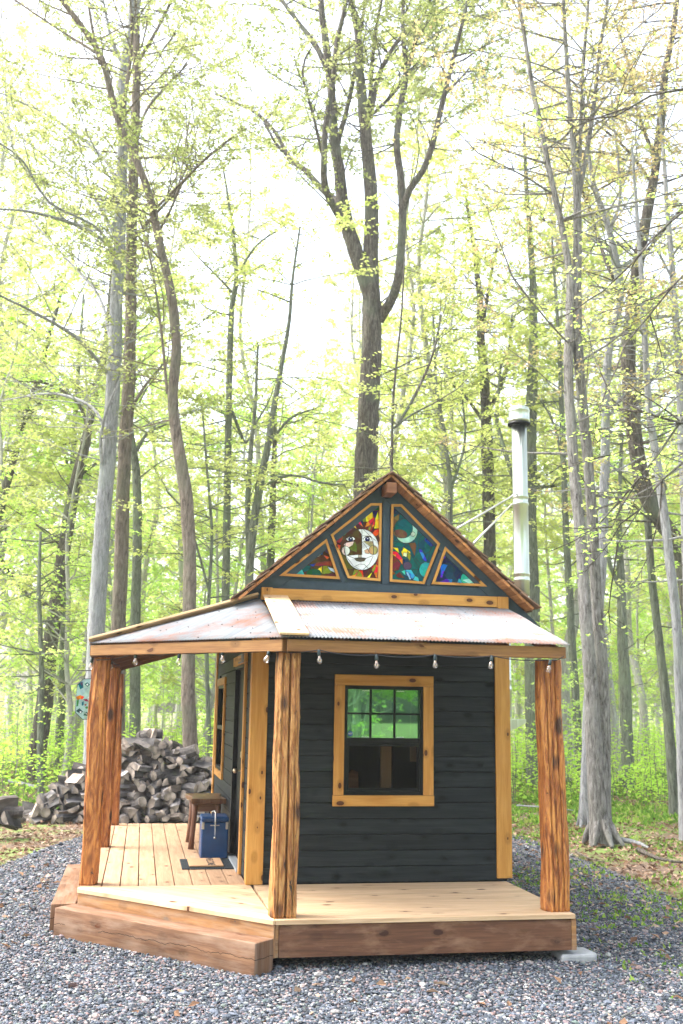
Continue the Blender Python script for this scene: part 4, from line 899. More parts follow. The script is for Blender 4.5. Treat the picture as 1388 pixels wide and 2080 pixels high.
text('lettering', 'WELCOME', .105, M['ink'], Tm, dm)
# stone pad
mb = MB(); mb.poly([(3.36, 8.16, GZ - .03), (3.64, 8.14, GZ - .03), (3.68, 8.22, GZ - .03), (3.66, 8.42, GZ - .03), (3.37, 8.44, GZ - .03)], (0, 0, 1), .085, axes=(Vector((1, 0, 0)), Vector((0, 1, 0))))
tag(mb.build('paving_stone', M['pad'], None, .02), 'flat grey stone block under the right corner of the deck', 'stone')
mb = MB(); p_ = on(1320, 1972, (0, 0, 1), GZ)
# string of bulbs
sl_ = empty('string_lights', (0, 0, 0), 'black string of clear bulbs hung along the porch beams', 'string lights')
cc = CH[0] + Vector((.045, 0, 0)); nch = (-cout.x, -cout.y, 0); cc_ = (-cout).dot(Vector((1.098, 8.10, 0)))
bul = []
for (x, y, sc_) in ((276, 1328, 1), (365, 1328, 1), (453, 1322, 1), (548, 1322, 1)): bul.append((on(x, y, nch, cc_ + .0), (x, y)))
for (x, y) in ((648, 1322), (765, 1332), (884, 1332), (999, 1334), (1118, 1342)): bul.append((at(x, y, 8.05), (x, y)))
e_l = at(187, 1338, 9.78); e_l2 = at(226, 1342, 10.9)
wp = [at(243, 1352, 12.3), e_l2, at(196, 1342, 9.75)] + [b[0] for b in bul] + [at(1146, 1333, 8.06)]
wpts = []
for i in range(len(wp) - 1):
    a, b = wp[i], wp[i + 1]
    for k in range(6): t = k / 6; wpts.append(a + (b - a) * t - np.array([0, 0, .02 * 4 * t * (1 - t)]) + np.array([0, 0, .008]))
wpts.append(wp[-1])
mb = MB(); mb.tube(wpts, .004, 5); mb.build('wire', M['wire'], sl_)
mb = MB()
for b, _ in bul[:3]: mb.tube([b, (b[0], b[1], 2.03)], .0018, 4)
for b, _ in bul[3:]: mb.tube([b, (b[0], b[1] + .03, 2.03)], .0018, 4)
mb.build('hook', M['wire'], sl_)
def bulb(p, tilt=0):
    e = empty('bulb', tuple(p)); e.parent = sl_; e.rotation_euler = (random.uniform(-.1, .1), tilt, 0)
    mb = MB(); mb.lathe((0, 0, -.038), [(.012, 0), (.015, .006), (.014, .03), (.010, .042), (.004, .05)], 12); mb.build('socket', M['socket'], e, smooth=True)
    mb = MB(); mb.lathe((0, 0, -.105), [(.002, 0), (.012, .004), (.021, .016), (.024, .030), (.020, .045), (.012, .058), (.011, .068)], 16); mb.build('glass_globe', M['bulb'], e, smooth=True)
    mb = MB(); mb.tube([(-.006, 0, -.04), (-.01, 0, -.075), (.0, 0, -.085), (.01, 0, -.075), (.006, 0, -.04)], .0022, 5); mb.lathe((0, 0, -.06), [(.005, 0), (.004, .022)], 8); mb.build('filament', M['filament'], e)
for i, (b, _) in enumerate(bul): bulb(b, [0, .1, 0, .35, -.1, 0, 0, .15, .2][i])
bulb(e_l, .1); bulb(e_l2, 0)
# hanging glass panel
SYY = 12.55
gp_ = empty('glass_panel', (0, 0, 0), 'octagonal coloured glass panel hanging from a bracket behind the left post', 'glass panel')
oc = [(157, 1392), (170, 1379), (215, 1379), (228, 1392), (225, 1447), (212, 1461), (168, 1461), (153, 1447)]
def PZ(x, y): return (120 + x * .1441, 1290 + y * .1441)
W3 = lambda p, dy=0.: (lambda q_: (q_[0], SYY + dy, q_[2]))(at(p[0], p[1], SYY))
mb = MB(); mb.poly([W3(p) for p in oc][::-1], (0, 1, 0), .006, c=(.35, .55, .50))
lay = 0
for c_, pts in (((.0, .16, .18), ((270, 690), (335, 650), (345, 740), (300, 765))), (PUR, ((300, 680), (335, 660), (330, 720))), ((.02, .12, .13), ((360, 690), (400, 665), (440, 700), (400, 730))), ((.8, .85, .85), ((385, 695), (405, 685), (415, 705), (395, 712))), ((.0, .22, .24), ((445, 670), (500, 660), (500, 750), (450, 745))), (ORG, ((240, 870), (300, 845), (360, 870), (330, 905), (260, 895))), ((.45, .08, .03), ((240, 870), (275, 880), (300, 905), (255, 915))), (GRN, ((250, 920), (285, 905), (270, 1000), (245, 1010))), (RED, ((340, 905), (400, 900), (420, 940), (370, 930))), ((.0, .14, .2), ((320, 950), (350, 930), (350, 980), (325, 1000))), (RED, ((355, 980), (395, 965), (380, 1000))), (GRN, ((370, 1020), (400, 1000), (415, 1030), (380, 1040))), ((.6, .5, .05), ((430, 960), (480, 950), (480, 1030), (435, 1020))), ((.02, .07, .07), ((240, 1070), (290, 1030), (340, 1080), (310, 1105), (270, 1090))), ((.8, .85, .85), ((290, 1080), (312, 1072), (318, 1092), (300, 1098))), ((.02, .09, .09), ((340, 1130), (390, 1080), (420, 1100), (400, 1140))), ((.85, .85, .85), ((370, 1110), (390, 1100), (392, 1118))), ((.75, .8, .82), ((400, 880), (450, 850), (480, 880), (430, 900)))):
    lay += 1; b = len(mb.v); mb.v += [W3(PZ(*p), -.0004 - .0002 * lay) for p in pts]; mb.face([b + i for i in range(len(pts))], None, .5, 0, c_)
mb.build('glass', M['sg'], gp_)
mb = MB(); mb.tube([W3(p, .003) for p in oc + [oc[0]]], .005, 6); mb.build('edge_came', M['lead'], gp_)
mb = MB(); mb.tube([W3((158, 1362)), W3((240, 1362))], .006, 6); mb.tube([W3((172, 1379)), W3((176, 1362))], .002, 5); mb.tube([W3((210, 1379)), W3((206, 1362))], .002, 5); mb.build('bracket', M['wire'], gp_)
#PART3
# ================================================================== WOODPILE
def log_mesh(kind, seed):
    r = random.Random(seed); L = r.uniform(.38, .46); mb = MB(); R0 = r.uniform(.075, .11)
    if kind == 0: prof = [(R0 * math.cos(a), R0 * math.sin(a)) for a in np.linspace(0, math.pi * .5, 5)] + [(-.1 * R0, -.1 * R0)]
    elif kind == 1: prof = [(R0 * math.cos(a) * r.uniform(.95, 1.05), R0 * .8 * math.sin(a)) for a in np.linspace(0, math.pi, 7)]
    elif kind == 2: prof = [(-R0, -.5 * R0), (R0 * .9, -.6 * R0), (R0 * 1.1, .1 * R0), (.2 * R0, .65 * R0), (-.8 * R0, .4 * R0)]
    elif kind == 3: prof = [(R0 * .75 * math.cos(a) * r.uniform(.93, 1.07), R0 * .75 * math.sin(a)) for a in np.linspace(0, 2 * math.pi, 10, endpoint=False)]
    else: prof = [(-R0 * .9, -.7 * R0), (R0 * .8, -.8 * R0), (R0 * .1, .9 * R0)]
    cx_ = sum(p[0] for p in prof) / len(prof); cz_ = sum(p[1] for p in prof) / len(prof); prof = [(p[0] - cx_, p[1] - cz_) for p in prof]
    k = len(prof); S = 5
    for i in range(S):
        y = -L / 2 + L * i / (S - 1); ox, oz = r.uniform(-.006, .006), r.uniform(-.006, .006); s_ = 1 + r.uniform(-.05, .05)
        for (a, b) in prof: mb.v.append((a * s_ + ox + r.uniform(-.003, .003), y + r.uniform(-.01, .01) * (i in (0, S - 1)), b * s_ + oz + r.uniform(-.003, .003)))
    for i in range(S - 1):
        for j in range(k):
            j2 = (j + 1) % k; u0, u1 = L * i / 4, L * (i + 1) / 4; bark_ = kind in (0, 1) and j < k - 1 - (kind == 0) or kind == 3
            mb.face([i * k + j, i * k + j2, (i + 1) * k + j2, (i + 1) * k + j], [(u0 + seed, j * .04), (u0 + seed, j * .04 + .04), (u1 + seed, j * .04 + .04), (u1 + seed, j * .04)], .5, 2 if bark_ else 0)
    mb.face(list(range(k))[::-1], None, .5, 1); mb.face([(S - 1) * k + j for j in range(k)], None, .5, 1)
    me = bpy.data.meshes.new('split_log'); me.from_pydata(mb.v, [], mb.f); [me.materials.append(M[q_]) for q_ in ('log', 'log_end', 'log_bark')]
    me.polygons.foreach_set('material_index', np.array(mb.m, np.int32)); ul = me.uv_layers.new(name='UVMap'); ul.data.foreach_set('uv', np.array(mb.uv, np.float32).ravel()); me.update(); return me
LM = [log_mesh(k % 5, k) for k in range(16)]
r = random.Random(42); nlog = 0
def put_log(x, y, z, yaw, roll, pitch, sc_, label='grey split firewood log heaped in the woodpile behind the porch', group='split logs in the woodpile', mat=None):
    global nlog
    me = r.choice(LM); o = bpy.data.objects.new('split_log', me); COL.objects.link(o); o.location = (x, y, z); o.rotation_euler = (pitch, roll, yaw); o.scale = (sc_,) * 3
    tag(o, label, 'log', group); nlog += 1
    if mat: o.material_slots[0].link = 'OBJECT'; o.material_slots[0].material = M[mat]
    return o
def heap_h(x):      # profile of the heap seen from the porch
    return float(np.interp(x, [-1.95, -1.55, -1.1, -.55, -.15, .25, .75, 1.15, 1.6, 2.2], [.0, .30, .62, .98, 1.32, 1.36, 1.10, .88, .62, .2]))
z = .055; k_ = 0
while z < 1.36:
    x = -1.95 + r.uniform(0, .1)
    while x < 1.9:
        k_ += 1
        if heap_h(x) > z - .05:
            for dpt in range(2 if (k_ % 2 == 0 or heap_h(x) < z + .14) else 1):
                yy = 18.55 + z * .55 + dpt * .40 + r.uniform(-.07, .07)
                if True:
                    put_log(x + r.uniform(-.03, .03), yy, GZ + z + r.uniform(-.025, .025), r.gauss(0, .55), r.uniform(0, 6.28), r.gauss(0, .16), r.uniform(.85, 1.15) + .45 * dpt)
        x += r.uniform(.145, .19)
    z += .12
for k in range(16):   # loose ones lying across the top
    x = r.uniform(-1.5, 1.5); put_log(x, 18.9 + heap_h(x) * .5 + r.uniform(-.1, .25), GZ + heap_h(x) + .08, r.uniform(0, 3), r.uniform(0, 6), r.uniform(-.4, .4), 1.05)
p_ = at(300, 1515, 18.95); put_log(p_[0] - .02, 18.95, p_[2], .75, .5, .25, 1.15, 'large bleached split log on the very top of the woodpile', None, 'log_pale')
p_ = at(375, 1530, 19.1); put_log(p_[0], 19.1, p_[2], 1.0, .3, -.3, 1.25, 'bleached split log high on the right shoulder of the woodpile', None, 'log_pale')
for (px, py, yaw) in ((75, 1655, .9), (98, 1640, 1.3)):
    p_ = at(px, py, 18.6); put_log(p_[0], 18.6, max(p_[2], GZ + .07), yaw, .2, -.5, 1.1, 'split log sliding off the left foot of the woodpile', 'logs at the foot of the woodpile')
for k, (px, py) in enumerate(((-8, 1662), (14, 1650), (4, 1636), (22, 1668), (-16, 1640), (8, 1672))):
    p_ = at(px, py, 16.4); put_log(p_[0], 16.4 + r.uniform(-.1, .1), max(p_[2], GZ + .06), -.9 + r.uniform(-.3, .3), r.uniform(0, 6), .45, 1.15, 'dark log stacked at the left edge of the clearing', 'logs at the left edge')

# ================================================================== TREES
def trunkmesh(V_list, F_list, P, R0, step=.25, sides=12, noise=.12, rg=None):
    P2, R2 = resample(P, R0, step); 
    if rg is not None and len(P2) > 3: P2 = P2 + np.cumsum(rg.normal(0, .006, P2.shape), axis=0) * [1, 1, .2] * min(1, R2.mean() * 8)
    V, F = tube(P2, R2, sides, rg, noise); F = F + sum(len(v) for v in V_list); V_list.append(V); F_list.append(F); return P2, R2
def twiggy(rg, bases, dirs, lens, rads, VL, FL, LP, LD, LS, per_m=5, lsize=(.05, .09), droop=.0, cluster=3, sub=True, flat=.25):
    """side branches carrying level sprays of leaves; bases/dirs (n,3)"""
    for b, d, L, rad in zip(bases, dirs, lens, rads):
        n = max(4, int(L / .35)); d = d / np.linalg.norm(d); P = [b]; dd = d.copy()
        for k in range(n):
            dd = dd + rg.normal(0, .13, 3) * [1, 1, .6]; dd[2] += .03 - droop * k / n; dd /= np.linalg.norm(dd); P.append(P[-1] + dd * L / n)
        P = np.array(P); rr_ = np.linspace(rad, .004, len(P)); V, F = tube(P, rr_, 4 if rad < .02 else 6); FL.append(F + sum(len(v) for v in VL)); VL.append(V)
        if not sub: continue
        nt_ = max(3, int(L * per_m)); ts = rg.uniform(.3, 1, nt_) ** .75
        for t in ts:
            i = min(int(t * n), n - 1); p = P[i] + (P[i + 1] - P[i]) * (t * n - i); ax = P[i + 1] - P[i]; ax /= np.linalg.norm(ax)
            s = np.cross(ax, [0, 0, 1]); s /= np.linalg.norm(s) + 1e-6; sd_ = 1 if rg.random() < .5 else -1
            td = ax * rg.uniform(.3, .9) + s * sd_ * rg.uniform(.5, 1) + np.array([0, 0, rg.normal(0, flat)]); td /= np.linalg.norm(td)
            tl = L * rg.uniform(.12, .34) * (1.25 - t * .6) + .08
            q2 = np.array([p, p + td * tl * .55 + [0, 0, .01], p + td * tl + [0, 0, rg.normal(0, .04)]]); V, F = tube(q2, [.005, .004, .0025], 3); FL.append(F + sum(len(v) for v in VL)); VL.append(V)
            m = max(2, int(tl / .11)); tt = (np.arange(m) + rg.random(m)) / m
            for k in range(m):
                c = p + (q2[2] - p) * tt[k]; LP.append(np.repeat(c[None], cluster, 0) + rg.normal(0, .025, (cluster, 3)))
                a = rg.uniform(0, 2 * np.pi, cluster); LD.append(np.stack([np.cos(a), np.sin(a), rg.normal(-.25, .35, cluster)], -1)); 
def cat_faces(FL): return np.vstack(FL)
def leafmesh(rg, LP, LD, lsize, mat, name='crown', tvar=.35, VL=None, FL=None, bark=None, fold=.18):
    P = np.vstack(LP); D = np.vstack(LD); n = len(P); Nn = np.stack([rg.normal(0, .35, n), rg.normal(0, .35, n), np.ones(n)], -1)
    L = rg.uniform(lsize[0], lsize[1], n); base = vnoise(P[:, 0] + P[:, 2] * .7, P[:, 1] + P[:, 2] * .3, 1.1, 5); t = np.clip(base * .6 + rg.random(n) * .45, 0, 1)
    V, F, tt = leafquads(P, D, Nn, L, L * rg.uniform(.55, .8, n), t, fold)
    mi = np.zeros(len(F), np.int32)
    if VL:
        BV = np.vstack(VL); BF = cat_faces(FL) + len(V); F = np.vstack([F, BF]); V = np.vstack([V, BV]); tt = np.concatenate([tt, np.full(len(BV), .5)]); mi = np.concatenate([mi, np.ones(len(BF), np.int32)])
    return fastmesh(name, V, F, [mat] + ([bark] if bark else []), tt, mi=mi)
def px_path(pts, Y):        # traced outline points; each may carry its own depth offset
    return np.array([at(p[0], p[1], Y + (p[3] if len(p) > 3 else 0)) for p in pts]), np.array([p[2] / 2 / F_PX * (Y * 1.02) for p in pts])
def traced_tree(name, label, Y, trunk, limbs=(), bark='bark_grey', leafm='leaf_y', seed=1, nb=40, blen=(1.0, 3.0), zmin=6., lsize=(.06, .10), side=None, per_m=4, cat='tree', root=0, up=.25, cluster=3):
    """trunk / limbs: [(px, py, width px, depth offset)] bottom to top, turned into real tapered limbs standing at depth Y"""
    rg = np.random.default_rng(seed); P, R0 = px_path(trunk, Y)
    P = np.vstack([[P[0, 0] + (P[0, 0] - P[1, 0]) * 0, P[0, 1], GZ - .1], P]) if P[0, 2] > GZ + .05 else P; R0 = np.concatenate([[R0[0] * 1.15], R0]) if len(P) > len(R0) else R0
    base = P[0].copy(); TV, TF = [], []; paths = [trunkmesh(TV, TF, P, R0, .22, 14, .10, rg)]
    if root:
        for k in range(7):
            a = k * .9 + rg.random() * .4; d = np.array([math.cos(a), math.sin(a), 0]); q3 = np.array([P[0] + [0, 0, root + .30] + d * R0[0] * .45, P[0] + d * R0[0] * .95 + [0, 0, .17], P[0] + d * R0[0] * rg.uniform(1.25, 1.6) + [0, 0, .0]])
            trunkmesh(TV, TF, q3, [R0[0] * .34, R0[0] * .28, R0[0] * .14], .06, 9, .22, rg)
    for lb in limbs:
        P_, R_l = px_path(lb, Y); paths.append(trunkmesh(TV, TF, P_, R_l, .22, 9, .10, rg))
    e = empty(name, tuple(base), label, cat); off = base
    me = fastmesh('trunk', np.vstack(TV) - off, cat_faces(TF), [M[bark]], smooth=True); link('trunk', me, e)
    VL, FL, LP, LD = [], [], [], []
    cand = []; 
    for (Pp, Rr) in paths:
        for i in range(1, len(Pp) - 1):
            if Pp[i][2] > zmin: cand.append((Pp[i], Rr[i], 1.0 / max(Rr[i], .03)))
    if cand and nb:
        wts = np.array([c[2] for c in cand]); wts /= wts.sum(); idx = rg.choice(len(cand), nb, p=wts)
        bs, ds, ls, rs = [], [], [], []
        for i in idx:
            a = rg.uniform(0, 2 * np.pi) if side is None else (side + rg.normal(0, .8)); bs.append(cand[i][0]); ds.append([math.cos(a), math.sin(a), rg.normal(up, .25)]); ls.append(rg.uniform(*blen)); rs.append(min(cand[i][1] * .5, rg.uniform(.012, .028)))
        twiggy(rg, bs, np.array(ds), ls, rs, VL, FL, LP, LD, None, per_m, cluster=cluster)
    for (Pp, Rr) in paths[1:]:     # limbs end in leafy sprays
        if True:
            n_ = 3; bs = [Pp[-1 - 2 * k] for k in range(n_) if len(Pp) > 2 * k + 1]; ax = Pp[-1] - Pp[-2]
            twiggy(rg, bs, [ax + rg.normal(0, .12, 3) for _ in bs], rg.uniform(.6, 1.4, len(bs)), [.012] * len(bs), VL, FL, LP, LD, None, per_m, cluster=cluster)
    if LP:
        me = leafmesh(rg, LP, LD, lsize, M[leafm], 'crown', VL=[v - off for v in VL], FL=FL, bark=M[bark]) if False else None
        Lp = [p - off for p in LP]; me = leafmesh(rg, Lp, LD, lsize, M[leafm], 'crown', VL=[v - off for v in VL], FL=FL, bark=M[bark]); link('crown', me, e)
    return e
T = traced_tree
T('maple_tree', 'straight pale grey trunk rising left of the porch roof, leftmost of three', 21.5,
  [(190, 1560, 38), (195, 1300, 34), (210, 1050, 31), (223, 880, 29), (234, 640, 26), (242, 450, 23), (248, 300, 22), (247, 150, 18), (262, 60, 13), (270, -60, 9)],
  [[(238, 520, 9), (220, 495, 8, -.5), (150, 455, 7, -1.2), (60, 430, 5, -2), (0, 425, 4, -2.4)], [(238, 560, 7), (205, 470, 6, -1), (100, 410, 5, -1.6), (50, 330, 4, -2), (0, 290, 3, -2.4)], [(235, 480, 8), (190, 400, 7, 1), (110, 330, 5, 2), (0, 245, 4, 3)], [(244, 370, 7), (190, 300, 6, 1), (90, 230, 5, 1.5), (-20, 180, 3, 2)],
   [(250, 130, 10), (230, 90, 8), (215, 30, 6), (205, -40, 4)], [(252, 120, 9), (270, 60, 8), (290, -20, 6)], [(220, 760, 8), (160, 690, 7, -1), (80, 640, 5, -2), (0, 600, 4, -3)], [(225, 690, 7), (200, 600, 6, 1), (130, 520, 5, 2), (30, 410, 4, 3)], [(210, 985, 7), (205, 890, 6, -.3), (218, 830, 5, -.5), (235, 790, 4, -.6)],
   [(222, 900, 8), (190, 830, 6, .6), (110, 800, 5, 1.5), (0, 815, 4, 2.5)]], 'bark_grey', 'leaf_n', 1, 120, (1.2, 3.4), 6.2, (.06, .10), up=.35)
T('maple_tree', 'brown straight trunk close to the right of the pale grey trunk', 22.5,
  [(238, 1560, 32), (243, 1300, 28), (252, 1100, 27), (260, 900, 26), (266, 750, 25), (270, 560, 22), (272, 400, 22), (276, 250, 19), (280, 100, 16), (274, -60, 10)],
  [[(262, 840, 7), (290, 790, 6, .5), (330, 740, 4, 1)], [(275, 480, 8), (330, 420, 6, -.6), (400, 340, 5, -1), (470, 280, 4, -1.4)], [(278, 130, 9), (320, 60, 7), (360, -20, 5)], [(276, 300, 7), (300, 220, 6, 1), (380, 130, 4, 2)]],
  'bark_brown', 'leaf_n', 2, 95, (1, 3.0), 7, (.06, .10), up=.3)
T('young_maple_tree', 'slim mossy green trunk between the brown trunk and the curved trunk', 25,
  [(272, 1560, 22), (274, 1300, 20), (279, 1180, 19), (281, 1000, 17), (275, 925, 15), (268, 880, 12), (262, 800, 9), (258, 700, 6)], [[(279, 915, 8), (300, 880, 6), (338, 862, 4)]], 'bark_moss', 'leaf_g', 3, 26, (1, 2.4), 3.4, (.07, .11))
T('maple_tree', 'curved brown grey trunk with a knot hole bending left over the porch roof', 19.4,
  [(388, 1560, 30), (382, 1400, 26), (384, 1200, 26), (380, 1050, 26), (374, 980, 25), (358, 880, 22), (350, 800, 21), (358, 700, 20), (346, 600, 19), (322, 490, 17), (300, 390, 16), (265, 300, 16), (245, 265, 15), (225, 200, 14), (203, 120, 13), (160, 50, 12), (105, -20, 10), (60, -90, 8)],
  [[(245, 268, 10), (255, 190, 8), (268, 80, 7), (262, -30, 5)], [(315, 480, 7), (345, 430, 5, .3), (365, 370, 4, .5), (385, 240, 3, .8)], [(305, 435, 6), (370, 370, 5, -.5), (430, 310, 4, -1)], [(203, 130, 8), (188, 60, 6), (175, -30, 5)], [(200, 110, 7), (120, 60, 5, .5), (30, 0, 4, 1)], [(340, 800, 6), (325, 650, 5, -.2), (300, 500, 4, -.4), (265, 390, 3, -.6)]],
  'bark_brown', 'leaf_n', 4, 90, (.9, 2.8), 6.8, (.055, .095), up=.3)
T('young_maple_tree', 'slim straight grey trunk rising behind the left end of the gable roof', 25,
  [(460, 1540, 17), (462, 1210, 16), (466, 1000, 15), (468, 800, 13), (471, 640, 12), (481, 570, 10), (478, 490, 8), (470, 430, 6), (455, 330, 4)],
  [[(470, 830, 7), (500, 900, 6), (520, 860, 5), (545, 820, 3)], [(478, 600, 5), (440, 560, 4), (400, 520, 3)], [(481, 560, 5), (520, 500, 4), (560, 470, 3)]], 'bark_moss', 'leaf_y', 5, 46, (1, 2.6), 3, (.08, .12), up=.1)
T('young_maple_tree', 'thin leaning forked trunk just left of the gable', 24,
  [(496, 1540, 18), (508, 1150, 17), (528, 990, 16), (545, 905, 14), (560, 820, 12), (573, 750, 10), (590, 650, 8), (598, 560, 6), (612, 460, 4)],
  [[(506, 1150, 12), (505, 1000, 11, .3), (512, 900, 9, .5), (520, 820, 7, .6), (525, 700, 5, .7)], [(528, 990, 6), (590, 965, 5, -.4), (650, 980, 4, -.8), (700, 985, 3, -1)], [(545, 905, 6), (590, 850, 5), (640, 830, 3)]], 'bark_moss', 'leaf_y', 6, 50, (1, 2.8), 2.6, (.08, .12), up=.08)
T('tall_maple_tree', 'big many limbed maple trunk spreading directly above the gable peak', 25,
  [(742, 1520, 56), (748, 1000, 50), (755, 850, 46), (762, 720, 44), (764, 640, 42), (763, 560, 34), (763, 430, 30), (758, 330, 27), (751, 240, 24), (742, 150, 20), (736, 60, 15), (715, -20, 12), (700, -90, 9)],
  [[(762, 640, 36), (745, 575, 34), (722, 510, 32), (702, 440, 28), (688, 340, 24), (678, 280, 20), (672, 200, 19), (664, 110, 17), (655, 40, 15), (648, -50, 12)],
   [(715, 480, 20), (680, 425, 15, -.3), (660, 380, 15, -.5), (658, 330, 14, -.6), (662, 260, 13, -.6), (678, 150, 12, -.5), (684, 90, 12, -.4), (700, 20, 10, -.3), (712, -50, 8)],
   [(684, 300, 12), (708, 215, 10, .4), (726, 130, 10, .7), (738, 50, 8, 1), (748, -30, 6, 1.2)], [(664, 140, 13), (640, 90, 12, .3), (610, 50, 10, .6), (565, -10, 9, 1), (530, -60, 6, 1.2)],
   [(695, 420, 18, .8), (655, 385, 15, 1.6), (620, 345, 13, 2), (590, 322, 12, 2.4), (560, 268, 9, 3), (520, 228, 8, 3.4), (485, 210, 6, 3.8), (440, 190, 5, 4)], [(590, 322, 8, 2.4), (560, 290, 7, 2.6), (540, 250, 5, 3)],
   [(770, 650, 24), (800, 600, 20, -.4), (812, 540, 18, -.6), (818, 440, 18, -.7), (814, 360, 16, -.7), (806, 290, 15, -.6), (815, 210, 15, -.5), (824, 150, 13, -.5), (818, 60, 10, -.4), (822, -40, 7)],
   [(818, 430, 14, -.7), (832, 385, 14, -.9), (860, 345, 13, -1.1), (876, 300, 13, -1.2), (890, 240, 12, -1.3), (905, 180, 11, -1.4), (925, 100, 9, -1.5), (942, 30, 7, -1.6), (955, -50, 5)],
   [(826, 150, 9, -.5), (845, 80, 8, -.3), (865, 20, 6), (900, -40, 4)], [(752, 240, 13), (765, 170, 12), (790, 110, 10, .4), (830, 60, 8, .8), (900, 5, 6, 1.2)], [(750, 225, 10), (757, 130, 9, .5), (765, 60, 8, .6), (780, -20, 6)],
   [(760, 230, 8), (800, 190, 7, .5), (850, 130, 6, 1), (935, 100, 4, 1.6), (1010, 110, 3, 2)], [(905, 190, 6, -1.4), (935, 160, 5), (960, 130, 3)], [(735, 50, 8), (722, 30, 8), (705, -30, 6)], [(658, 330, 7), (640, 250, 6, -.4), (615, 145, 5, -.6), (632, 100, 4, -.8)]],
  'bark_dark', 'leaf_n', 7, 210, (1.0, 3.4), 5.2, (.07, .115), up=.35)
T('dark_maple_tree', 'dark straight trunk standing behind the right slope of the gable roof', 30,
  [(996, 1520, 30), (992, 1100, 26), (988, 950, 25), (985, 850, 23), (982, 760, 20), (978, 690, 18), (975, 600, 14), (965, 500, 9), (950, 400, 6)],
  [[(985, 850, 10), (1015, 790, 9), (1030, 740, 7), (1040, 640, 5)], [(985, 860, 8), (940, 800, 6), (900, 770, 4)], [(978, 690, 9), (990, 600, 7), (1010, 500, 5)]], 'bark_dark', 'leaf_y', 8, 60, (1.4, 3.4), 5, (.09, .13), up=.1)
T('maple_tree', 'thick greyish trunk directly behind the metal chimney pipe', 28,
  [(1086, 1520, 36), (1082, 1300, 33), (1078, 1100, 31), (1078, 950, 28), (1082, 800, 24), (1086, 700, 20), (1085, 560, 15), (1075, 400, 10), (1070, 250, 6)],
  [[(1075, 1060, 14), (1052, 1000, 12, -.4), (1030, 930, 10, -.5), (1010, 860, 9), (1012, 800, 7), (1018, 740, 5)], [(1085, 990, 8), (1135, 985, 6), (1160, 960, 4)]], 'bark_moss', 'leaf_y', 9, 60, (1.4, 3.2), 5, (.09, .13), up=.1)
T('twin_stemmed_tree', 'large furrowed twin trunk with flared roots standing on the right side', 15.1,
  [(1222, 1715, 55), (1218, 1680, 41), (1212, 1600, 38), (1207, 1500, 33), (1202, 1400, 29), (1190, 1250, 26), (1180, 1103, 25), (1165, 950, 23), (1156, 780, 21), (1157, 650, 20), (1157, 560, 17), (1150, 513, 15), (1137, 450, 14), (1117, 361, 13), (1096, 252, 12), (1077, 155, 10), (1056, 10, 8), (1046, -80, 6)],
  [[(1226, 1690, 34, .1), (1224, 1600, 31, .12), (1224, 1400, 29, .15), (1214, 1240, 25, .15), (1206, 1103, 25, .15), (1195, 941, 23, .15), (1180, 790, 23, .1), (1172, 690, 22), (1169, 577, 20), (1170, 480, 19), (1168, 397, 17), (1160, 307, 15), (1150, 180, 12), (1143, 60, 9), (1138, -60, 7)],
   [(1170, 440, 13), (1178, 330, 9), (1182, 216, 8), (1188, 108, 8), (1197, 0, 6), (1200, -70, 4)], [(1172, 410, 13), (1188, 330, 11), (1206, 216, 9), (1217, 108, 8), (1236, -10, 6), (1245, -80, 4)],
   [(1158, 700, 4), (1120, 660, 4, -.5), (1070, 600, 3, -1), (1040, 560, 3, -1.5)], [(1125, 395, 5), (1070, 360, 4, -.3), (1020, 335, 3, -.6), (970, 310, 3, -1)], [(1217, 165, 4), (1240, 110, 4), (1290, 60, 3), (1340, 20, 3)]],
  'bark_twin', 'leaf_o', 10, 125, (.9, 3.0), 4.4, (.045, .075), root=.05, up=.15)
T('maple_tree', 'grey trunk standing just behind and left of the twin trunk base', 17.6,
  [(1190, 1680, 26), (1192, 1560, 22), (1200, 1400, 22), (1222, 1150, 22), (1227, 941, 20), (1228, 780, 19), (1240, 680, 17), (1258, 600, 16), (1245, 520, 15), (1225, 440, 14), (1205, 390, 12), (1190, 300, 8), (1180, 200, 5)],
  [[(1227, 860, 7), (1270, 800, 5), (1320, 780, 4)], [(1258, 600, 9), (1240, 480, 8), (1260, 400, 6), (1250, 280, 5), (1240, 180, 4)]], 'bark_grey', 'leaf_o', 11, 95, (.8, 2.2), 4.5, (.045, .08), root=.3, up=.1)
T('leaning_dark_tree', 'dark mossy trunk that leans hard left from the right edge then climbs', 19,
  [(1440, 1560, 44), (1410, 1300, 42), (1385, 1130, 38), (1345, 1060, 36), (1310, 1000, 34), (1292, 920, 33), (1278, 820, 32), (1272, 720, 32), (1280, 620, 30), (1290, 540, 27), (1308, 440, 24), (1325, 350, 20), (1338, 250, 20), (1345, 150, 17), (1362, 60, 13), (1375, -50, 10)],
  [[(1330, 320, 10), (1300, 240, 8), (1280, 140, 6), (1250, 40, 4)], [(1285, 600, 10), (1245, 560, 9, -.4), (1215, 480, 8), (1190, 400, 6), (1150, 330, 4)], [(1290, 550, 9), (1330, 490, 8, -.5), (1388, 420, 6, -1)], [(1320, 365, 8), (1270, 300, 6), (1210, 250, 4)]],
  'bark_dark', 'leaf_o', 12, 95, (1, 3.0), 5, (.06, .095), up=.1)
